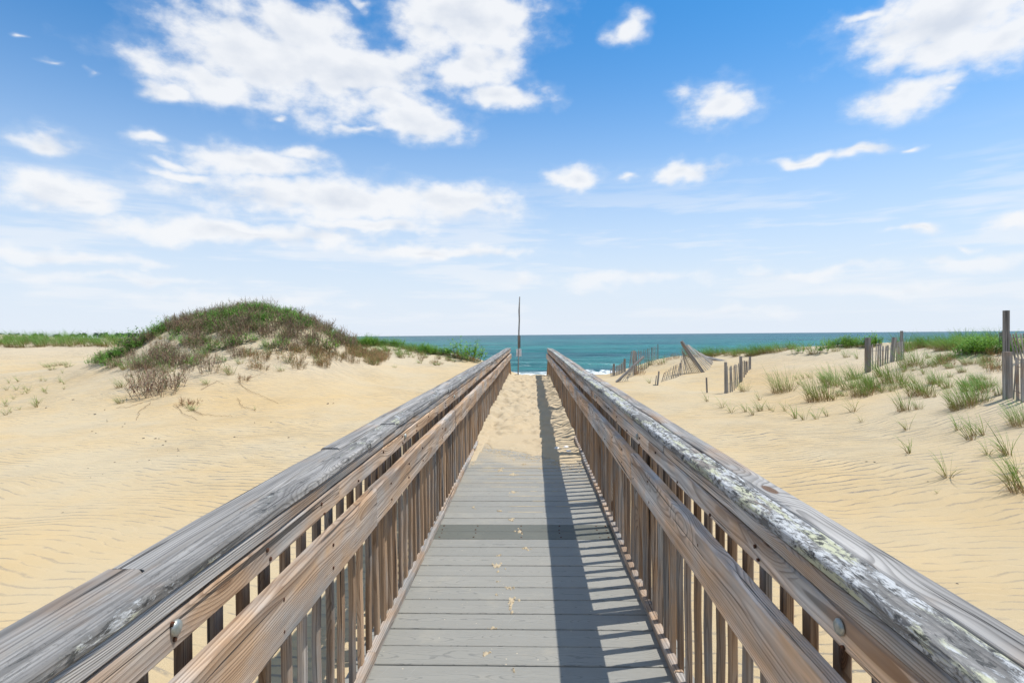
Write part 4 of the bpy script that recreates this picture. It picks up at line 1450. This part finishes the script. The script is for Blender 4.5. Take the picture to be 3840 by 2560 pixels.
def scatter(poly, n, seed, mind=0.0, far=None):
    """random feet inside a polygon of photo pixels, on the sand"""
    rs = random.Random(seed)
    xs, ys = [p[0] for p in poly], [p[1] for p in poly]
    pts = []
    tries = 0
    while len(pts) < n and tries < n * 80:
        tries += 1
        x, y = rs.uniform(min(xs), max(xs)), rs.uniform(min(ys), max(ys))
        ins = False
        j = len(poly) - 1
        for i in range(len(poly)):
            if (poly[i][1] > y) != (poly[j][1] > y) and x < (poly[j][0] - poly[i][0]) * (y - poly[i][1]) / (poly[j][1] - poly[i][1]) + poly[i][0]:
                ins = not ins
            j = i
        if ins:
            pts.append((x, y))
    return hits(pts)


ORD = "leftmost,second,third,fourth,fifth,sixth,seventh,eighth,ninth,tenth,eleventh,twelfth,thirteenth,fourteenth,fifteenth,sixteenth,seventeenth,eighteenth,nineteenth,twentieth".split(',')


def ordinals(objs):
    by = {}
    for o in objs:
        by.setdefault(o["label"], []).append(o)
    for lab, os_ in by.items():
        if 1 < len(os_) <= 20 and len(lab.split()) <= 12:
            os_.sort(key=lambda o: o.location.x / max(o.location.y, .1))
            for k, o in enumerate(os_):
                o["label"] = lab + ", " + (ORD[k] if k == 0 else ORD[k] + " from the left")


def field(kinds, poly, n, seed, hr, label, group, filt=None):
    rs = random.Random(seed)
    made = []
    for p in scatter(poly, n, seed):
        if filt and not filt(p):
            continue
        k = rs.choice(kinds)
        made.append(plant(k, p, rs.uniform(*hr), label if isinstance(label, str) else label[k], group))
    ordinals(made)


# sparser shoots and tufts linking the clumps into stands
field(['tuft', 'shoot', 'shoot'], [(2960, 1440), (3120, 1400), (3240, 1400), (3400, 1380), (3640, 1420), (3740, 1470), (3560, 1510), (3420, 1480), (3200, 1500), (3060, 1505)], 55, 60, (.14, .32),
      {'tuft': "small grass tuft filling a gap between the larger clumps on the right slope", 'shoot': "thin grass shoot filling a gap between the larger clumps on the right slope"}, "small grass between the right clumps")
# grass along the right crest and behind it
field(['tuft', 'tuft', 'big'], [(2560, 1330), (2800, 1322), (2980, 1300), (3010, 1308), (2800, 1336), (2560, 1342)], 44, 61, (.32, .54),
      "thin grass on the low crest against the sea behind the fallen fence", "grass on the low right crest")
field(['big', 'tuft', 'big'], [(3340, 1300), (3560, 1282), (3740, 1280), (3745, 1310), (3380, 1318)], 36, 62, (.32, .55),
      "grass clump crowding the skyline of the right dune", "grass on the right skyline")
field(['tuft', 'tuft', 'rust', 'big'], [(3420, 1345), (3560, 1330), (3740, 1325), (3740, 1400), (3620, 1400), (3480, 1380)], 26, 63, (.16, .30),
      "dry brownish grass on the slope under the leafy patch", "brown grass under the leafy patch")
field(['tuft', 'big'], [(3540, 1410), (3740, 1410), (3730, 1470), (3600, 1450)], 7, 64, (.14, .22),
      "grass clump left of the tall right post on the upper slope", "grass beside the tall right post")
field(['leafy'], [(3565, 1288), (3740, 1292), (3750, 1335), (3600, 1332)], 18, 65, (.26, .40),
      "bright green leafy plant in the patch left of the tall post", "leafy plants by the tall post")
field(['leafy'], [(3770, 1300), (3840, 1305), (3840, 1330), (3770, 1330)], 6, 66, (.26, .40),
      "bright green leafy plant between the slats at the right edge", "leafy plants at the right edge")
field(['leafy', 'leafy', 'tuft'], [(3110, 1290), (3280, 1284), (3290, 1302), (3110, 1308)], 30, 67, (.30, .50),
      {'leafy': "bright green leafy plant in the dense bush on the far right crest", 'tuft': "grass tuft among the bright leafy bush on the far crest"}, "leafy bush on the far right crest")
for x, y, h, lab in [(180, 440, 80, "lone leafy green plant left of the dense bush on the right crest"), (345, 440, 110, "leafy green plant at the left foot of the dense crest bush")]:
    p = hit(*r4(x, y))
    plant('leafy', p, px_h(p, h / 1.96) * 1.1, lab)
for x, y, h, lab in [(240, 410, 110, "grass tuft between the two lone leafy plants on the crest"), (290, 445, 120, "grass tuft beside the leafy plant at the foot of the crest bush"), (460, 425, 100, "grass tuft in front of the dense crest bush"),
                     (160, 385, 70, "grass tuft behind the lone leafy plant on the crest")]:
    p = hit(*r4(x, y))
    plant('tuft', p, px_h(p, h / 1.96), lab)
# dry grass on the bank beside the sloping fence
for x, y, h, k, lab in [(560, 740, 130, 'tuft', "yellowish grass tuft against the sloping fence's slats"), (640, 700, 110, 'tuft', "yellow green tuft under the right post of the sloping fence"), (740, 690, 150, 'tuft', "dry orange grass tuft right of the sloping fence"),
                        (790, 655, 70, 'rust', "low dry shrub on the bank right of the sloping fence"), (875, 640, 80, 'rust', "small reddish shrub on the bank left of the fallen fence"), (900, 605, 70, 'tuft', "small grass tuft on the bank crest by the fallen fence"),
                        (510, 800, 100, 'rust', "dry stems at the foot of the sloping fence"), (620, 880, 110, 'shoot', "pale thin grass beside the short pale board")]:
    p = hit(*r3(x, y))
    plant(k, p, px_h(p, h / 2.61), lab)

# a far line of trees beyond the left dunes, haze tinted into their colour
rt = np.random.RandomState(44)
TV, TF = [], []
for q in range(150):
    d_ = rt.uniform(900, 1300)
    x_ = at(rt.uniform(-250, 560), 1262, d_).x
    h_ = rt.uniform(5, 12) * d_ / 1100
    for k in range(70):
        a_, e_ = rt.uniform(0, 6.28), rt.uniform(-.4, 1.57)
        r_ = h_ * .45 * rt.uniform(.6, 1.05)
        c_ = np.array([x_ + r_ * math.cos(a_) * math.cos(e_), d_ + r_ * math.sin(a_) * math.cos(e_), h_ * .6 + r_ * .8 * math.sin(e_)])
        o_ = len(TV)
        for j in range(3):
            TV.append(tuple(c_ + rt.normal(0, h_ * .10, 3)))
        TF.append((o_, o_ + 1, o_ + 2))
    o_ = len(TV)
    w_ = h_ * .03
    TV += [(x_ - w_, d_, -3), (x_ + w_, d_, -3), (x_ + w_ * .5, d_, h_ * .7), (x_ - w_ * .5, d_, h_ * .7), (x_, d_ + w_, -3), (x_, d_ + w_, h_ * .7)]
    TF += [(o_, o_ + 1, o_ + 2, o_ + 3), (o_ + 1, o_ + 4, o_ + 5, o_ + 2)]
tag(mesh_obj("distant_trees", TV, TF, simple_mat("far_foliage", (.045, .085, .06), .8, 0, (.035, .07, .055), .2)), "far dark line of trees behind the dunes at the left", kind='stuff')

# --- left side
field(['tuft', 'tuft', 'shoot'], [(0, 1275), (150, 1262), (480, 1262), (480, 1300), (380, 1305), (250, 1300), (90, 1305), (0, 1300)], 150, 71, (.55, .9),
      {'tuft': "pale green grass tuft in the field behind the left mound", 'shoot': "thin grass shoot in the field behind the left mound"}, "grass field far left")
field(['tuft'], [(300, 1256), (480, 1254), (480, 1268), (300, 1268)], 30, 72, (.6, .9), "tall pale grass on the far left skyline", "grass on the far left skyline")
for x, y, h, lab in [(270, 372, 55, "dark green bush on the far left skyline, left half"), (330, 368, 50, "dark green bush on the far left skyline, right half"), (440, 375, 30, "small dark bush on the far left skyline")]:
    p = hit(x / 1.8375, 1050 + y / 1.8375)
    plant('dark', p, max(px_h(p, h / 1.84), .4), lab, wide=1.3)
for i, (x, y) in enumerate([(330, 600), (390, 590), (440, 585), (360, 620), (470, 600)]):
    p = hit(x / 1.8375, 1050 + y / 1.8375)
    plant('tuft', p, px_h(p, 28), ["low green grass patch on open sand far left, its left end", "low green grass patch on open sand far left, its upper edge", "low green grass patch on open sand far left, its right half",
                                    "low green grass patch on open sand far left, its near edge", "low green grass patch on open sand far left, its right end"][i], "low grass patch left", 1.5)
field(['shoot'], [(0, 1440), (60, 1410), (300, 1395), (300, 1440), (180, 1520), (60, 1560), (0, 1560)], 26, 73, (.14, .30), "scattered small grass shoot on the sand at the far left", "grass shoots far left")
field(['tuft', 'shoot'], [(1310, 1292), (1540, 1300), (1640, 1318), (1600, 1345), (1420, 1340), (1330, 1320)], 74, 74, (.26, .48),
      {'tuft': "grass tuft on the slope right of the left mound", 'shoot': "thin grass shoot on the slope right of the left mound"}, "grass right of the left mound")
field(['leafy', 'tuft', 'tuft'], [(1320, 1282), (1480, 1284), (1500, 1298), (1320, 1298)], 60, 75, (.32, .52),
      {'leafy': "leafy green plant along the skyline right of the left mound", 'tuft': "grass tuft along the skyline right of the left mound"}, "green skyline right of the left mound")
field(['tuft', 'tuft', 'leafy'], [(1480, 1294), (1600, 1312), (1700, 1328), (1700, 1336), (1590, 1326), (1480, 1304)], 44, 77, (.26, .46),
      {'tuft': "grass tuft on the low bank between the left slope and the green bush", 'leafy': "leafy plant on the low bank between the left slope and green bush"}, "fringe on the left bank")
field(['rust', 'tuft'], [(1560, 1325), (1720, 1338), (1760, 1352), (1640, 1372), (1560, 1350)], 24, 76, (.14, .26),
      {'rust': "low dry shrub on the bank left of the railing's far end", 'tuft': "low grass tuft on the bank left of the railing's far end"}, "dry bank by the left railing")
for x, y, h, k, lab, wd in [(1740, 1345, 95, 'leafy', "bright green bush on the bank beyond the left railing, taller part", 1.3), (1768, 1352, 75, 'leafy', "bright green bush beyond the left railing, lower right part", 1.3), (1715, 1345, 50, 'rust', "reddish dry shrub at the left foot of the green bank bush", 1.1),
                            (1770, 1358, 40, 'rust', "reddish dry shrub under the green bank bush near the railing", 1.0), (1375, 1347, 30, 'shoot', "lone pale green grass shoot on the sand right of the mound", 1.0), (1480, 1378, 18, 'tuft', "small yellow grass tuft on the sand in front of the right slope", 1.3),
                            (1575, 1362, 24, 'tuft', "yellowish tuft low on the slope left of the railing", 1.2), (1630, 1362, 20, 'rust', "rusty dry tuft low on the slope left of the railing", 1.2)]:
    p = hit(x, y)
    plant(k, p, px_h(p, h), lab, wide=wd)


# --- the mound: single shrubs one can point at, and the rest as one dense scrub
def r1(x, y):
    return x / 1.8375, 1050 + y / 1.8375


for x, y, h, k, lab, wd in [
    (1000, 800, 190, 'twig', "big dark brown shrub at the front foot of the left mound, left part", 1.1), (1100, 790, 210, 'twig', "big dark brown shrub at the front foot of the left mound, centre", 1.1), (1190, 740, 170, 'twig', "big dark brown shrub at the front foot of the left mound, right part", 1.1),
    (960, 730, 130, 'twig', "brown shrub behind the big dark one, left side", 1.0), (1060, 690, 130, 'twig', "brown shrub directly behind the big dark one", 1.0),
    (830, 740, 100, 'tuft', "green tuft at the left of the big dark shrub", 1.0), (830, 850, 80, 'tuft', "sparse tuft at the lowest left foot of the mound", 1.0), (1290, 870, 90, 'rust', "sprawling dry shrub low on the sand right of the big dark shrub", 1.5),
    (1330, 900, 70, 'tuft', "sprawling grass tuft with trailing runners at the mound's front", 1.3), (1420, 720, 70, 'tuft', "green tuft on bare sand in the mound's front face", 1.0), (1590, 650, 90, 'tuft', "small tuft high on the bare front face of the mound", 1.0),
    (1680, 700, 80, 'rust', "dry shrub trailing stems down the bare front face", 1.1), (1760, 895, 50, 'shoot', "bent green sprig at the foot of the bare front face", 1.0), (1290, 590, 90, 'twig', "sparse brown shrub on the mound's left front", 1.0),
    (930, 470, 150, 'dark', "bright green bush on the left shoulder of the mound", 1.2), (960, 440, 140, 'leafy', "leafy green bush behind the left shoulder of the mound", 1.2), (810, 530, 80, 'leafy', "low green plant trailing off the mound's left foot", 1.4), (700, 560, 50, 'leafy', "lowest green plant at the mound's far left foot", 1.4),
    (2270, 480, 110, 'leafy', "green plant on the mound's right shoulder", 1.1)]:
    p = hit(*r1(x, y))
    plant(k, p, px_h(p, h / 1.8375), lab, wide=wd)

rm = np.random.RandomState(31)
mx = rm.uniform(-13.2, -4.2, 9000)
my = rm.uniform(12.6, 21.0, 9000)
mz = height(mx, my)
mz2 = height(mx, my - .6)
SV, SF, SCc = [], [], []
cnt = 0
for x, y, z, zb in zip(mx, my, mz, mz2):
    u = (x + 8.3) / 4.0          # -1 left .. 1 right across the mound
    right = x > -7.2
    lim = .88 + .22 * math.sin(x * 1.7) - (.45 if right else 0) - (.25 if u < -.8 else 0)
    dens = np.clip((z - lim) / .5, 0, 1) * (.26 if z > 1.45 or vnoise(np.array([x * 1.25 + 5]), np.array([y * 1.1]))[0] > -.10 else .06)
    if z > .52 and z <= lim:
        dens = max(dens, .05 + .10 * (vnoise(np.array([x * .9]), np.array([y * .9]))[0] > .02))
    if z < .5 or rm.rand() > dens:
        continue
    top_ = z > 1.66 + .14 * math.sin(x * 2.3)
    rr_ = rm.rand()
    if top_:
        g, hh, = (G_LEAFY, .26) if rr_ < .48 else ((G_TUFT, .30) if rr_ < .68 else (G_TWIG, .30))
    elif u < -.62:
        g, hh = (G_LEAFY, .30) if rr_ < .6 else (G_TWIG, .26)
    elif right and z < .95:
        g, hh = (G_RUST, .26) if rr_ < .75 else (G_TUFT, .24)
    else:
        g, hh = (G_TWIG, .32) if rr_ < .64 else ((G_TUFT, .30) if rr_ < .86 else (G_LEAFY, .26))
    V, F, C = g[rm.randint(len(g))]
    s_ = hh / .5 * rm.uniform(.75, 1.55)
    an = rm.uniform(-.6, .6)
    V = np.asarray(V) * s_
    c_, sn = math.cos(an), math.sin(an)
    V = np.stack([V[:, 0] * c_ - V[:, 1] * sn + x, V[:, 0] * sn + V[:, 1] * c_ + y, V[:, 2] + z], 1)
    SF.append((V, F, np.asarray(C) * np.array([rm.uniform(.75, 1.2)] * 3 + [1])))
    cnt += 1
off_ = 0
AV, AF, AC = [], [], []
for V, F, C in SF:
    AV.append(V)
    AC.append(C)
    AF += [tuple(i + off_ for i in f) for f in F]
    off_ += len(V)
me = bpy.data.meshes.new("mound_scrub")
AVn = np.concatenate(AV)
me.from_pydata(AVn.tolist(), [], AF)
a = me.attributes.new('col', 'FLOAT_COLOR', 'POINT')
a.data.foreach_set('color', np.concatenate(AC).astype(np.float32).ravel())
me.materials.append(PLANT)
scrub = bpy.data.objects.new("mound_scrub", me)
COL.objects.link(scrub)
tag(scrub, "dense green and brown scrub and grass covering the left mound", kind='stuff')
print("scrub plants", cnt, "faces", len(AF))

# dry runners trailing over the sand in front of the mound
RUN = simple_mat("dry_runner", (.26, .16, .075), 0.8, 0.0, (.14, .085, .045), 30)
runners = []
for i, pts in enumerate([[(1200, 860), (1270, 930), (1360, 965)], [(1300, 880), (1400, 930), (1500, 945), (1600, 940)], [(1640, 700), (1700, 760), (1800, 800), (1920, 850)], [(1640, 820), (1670, 880), (1760, 905)],
                         [(1040, 850), (960, 910), (940, 965)], [(1230, 850), (1330, 900), (1400, 935)], [(1680, 690), (1760, 665), (1820, 640)], [(980, 850), (890, 880), (800, 880)], [(1380, 760), (1500, 700), (1540, 720)]]):
    W_ = hits([r1(*q) for q in pts])
    sm = []
    for k in range(len(W_) - 1):
        for f in np.linspace(0, 1, 7)[:-1]:
            q = W_[k].lerp(W_[k + 1], f)
            sm.append(Vector((q.x + pr.uniform(-.02, .02), q.y + pr.uniform(-.02, .02), hz(q.x, q.y) + .008 + pr.uniform(0, .025))))
    sm.append(W_[-1])
    o = tube("dry_runner", sm, [.0042 - .0022 * k / len(sm) for k in range(len(sm))], RUN, None, 5)
    tag(o, "dry brown runner stem trailing over sand before the left mound", "runner", "dry runners on the sand")
    runners.append(o)

by_x = sorted(runners, key=lambda o: o.data.vertices[0].co.x / o.data.vertices[0].co.y)
for k, o in enumerate(by_x):
    o["label"] += ", " + (ORD[k] if k == 0 else ORD[k] + " from the left")
# dark pebbles and bits of weed strewn over the left sand
pv, pf = [], []
rsb = np.random.RandomState(8)
for i, zr in enumerate((-.5, .15, .75)):
    for k in range(7):
        th = 2 * math.pi * k / 7 + i * .3
        q = math.sqrt(max(.05, 1 - zr * zr)) * rsb.uniform(.75, 1.2)
        pv.append((q * math.cos(th) * 1.2, q * math.sin(th), zr * .6))
for i in range(2):
    for k in range(7):
        pf.append((i * 7 + k, i * 7 + (k + 1) % 7, (i + 1) * 7 + (k + 1) % 7, (i + 1) * 7 + k))
pf.append(tuple(14 + k for k in range(7)))
peb0 = fixn(mesh_obj("pebble", pv, pf, PEB))
pebm = peb0.data
bpy.data.objects.remove(peb0)
spots = [(1003, 1045), (1052, 1040), (940, 1118), (962, 1132), (1142, 1112), (1085, 1172), (737, 962), (722, 893), (738, 974), (612, 926), (1868, 980), (2168, 902), (2258, 852), (2296, 850), (2300, 822), (1632, 1080), (1615, 1082), (1988, 1085), (505, 824), (654, 925),
         (988, 1090), (1122, 1137), (1225, 1162), (1230, 1175), (1145, 1160), (860, 990), (660, 1055), (635, 1043), (1070, 1092), (1096, 1092), (1530, 1120), (1755, 982), (318, 880), (845, 1010)]
for x, y in spots:
    p = hit(*r1(x, y))
    o = mesh_obj("pebble", None, None, None, mesh=pebm)
    r_ = px_h(p, pr.uniform(1.2, 3.4) if pr.random() < .8 else 4.2)
    o.scale = (r_, r_ * pr.uniform(.7, 1), r_ * .8)
    o.location = p + Vector((0, 0, r_ * .15))
    o.rotation_euler = (pr.uniform(-.3, .3), pr.uniform(-.3, .3), pr.uniform(0, 6))
    tag(o, "small dark pebble on the open sand left of the boardwalk", "pebble", "dark pebbles on the left sand")
for px, py in [(330, 1755), (385, 1777), (340, 1790), (430, 1733), (515, 1733), (560, 1725), (665, 1709), (235, 1921), (990, 1748), (1250, 1760), (3480, 1805), (3250, 1730), (3280, 1732), (3590, 2187)]:
    p = hit(px, py)
    o = mesh_obj("pebble", None, None, None, mesh=pebm)
    r_ = px_h(p, pr.uniform(1.5, 4))
    o.scale = (r_ * 1.3, r_, r_ * .7)
    o.location = p + Vector((0, 0, r_ * .1))
    o.rotation_euler = (0, 0, pr.uniform(0, 6))
    tag(o, "small dark speck of weed or stone on the nearer sand", "pebble", "dark specks on the near sand")
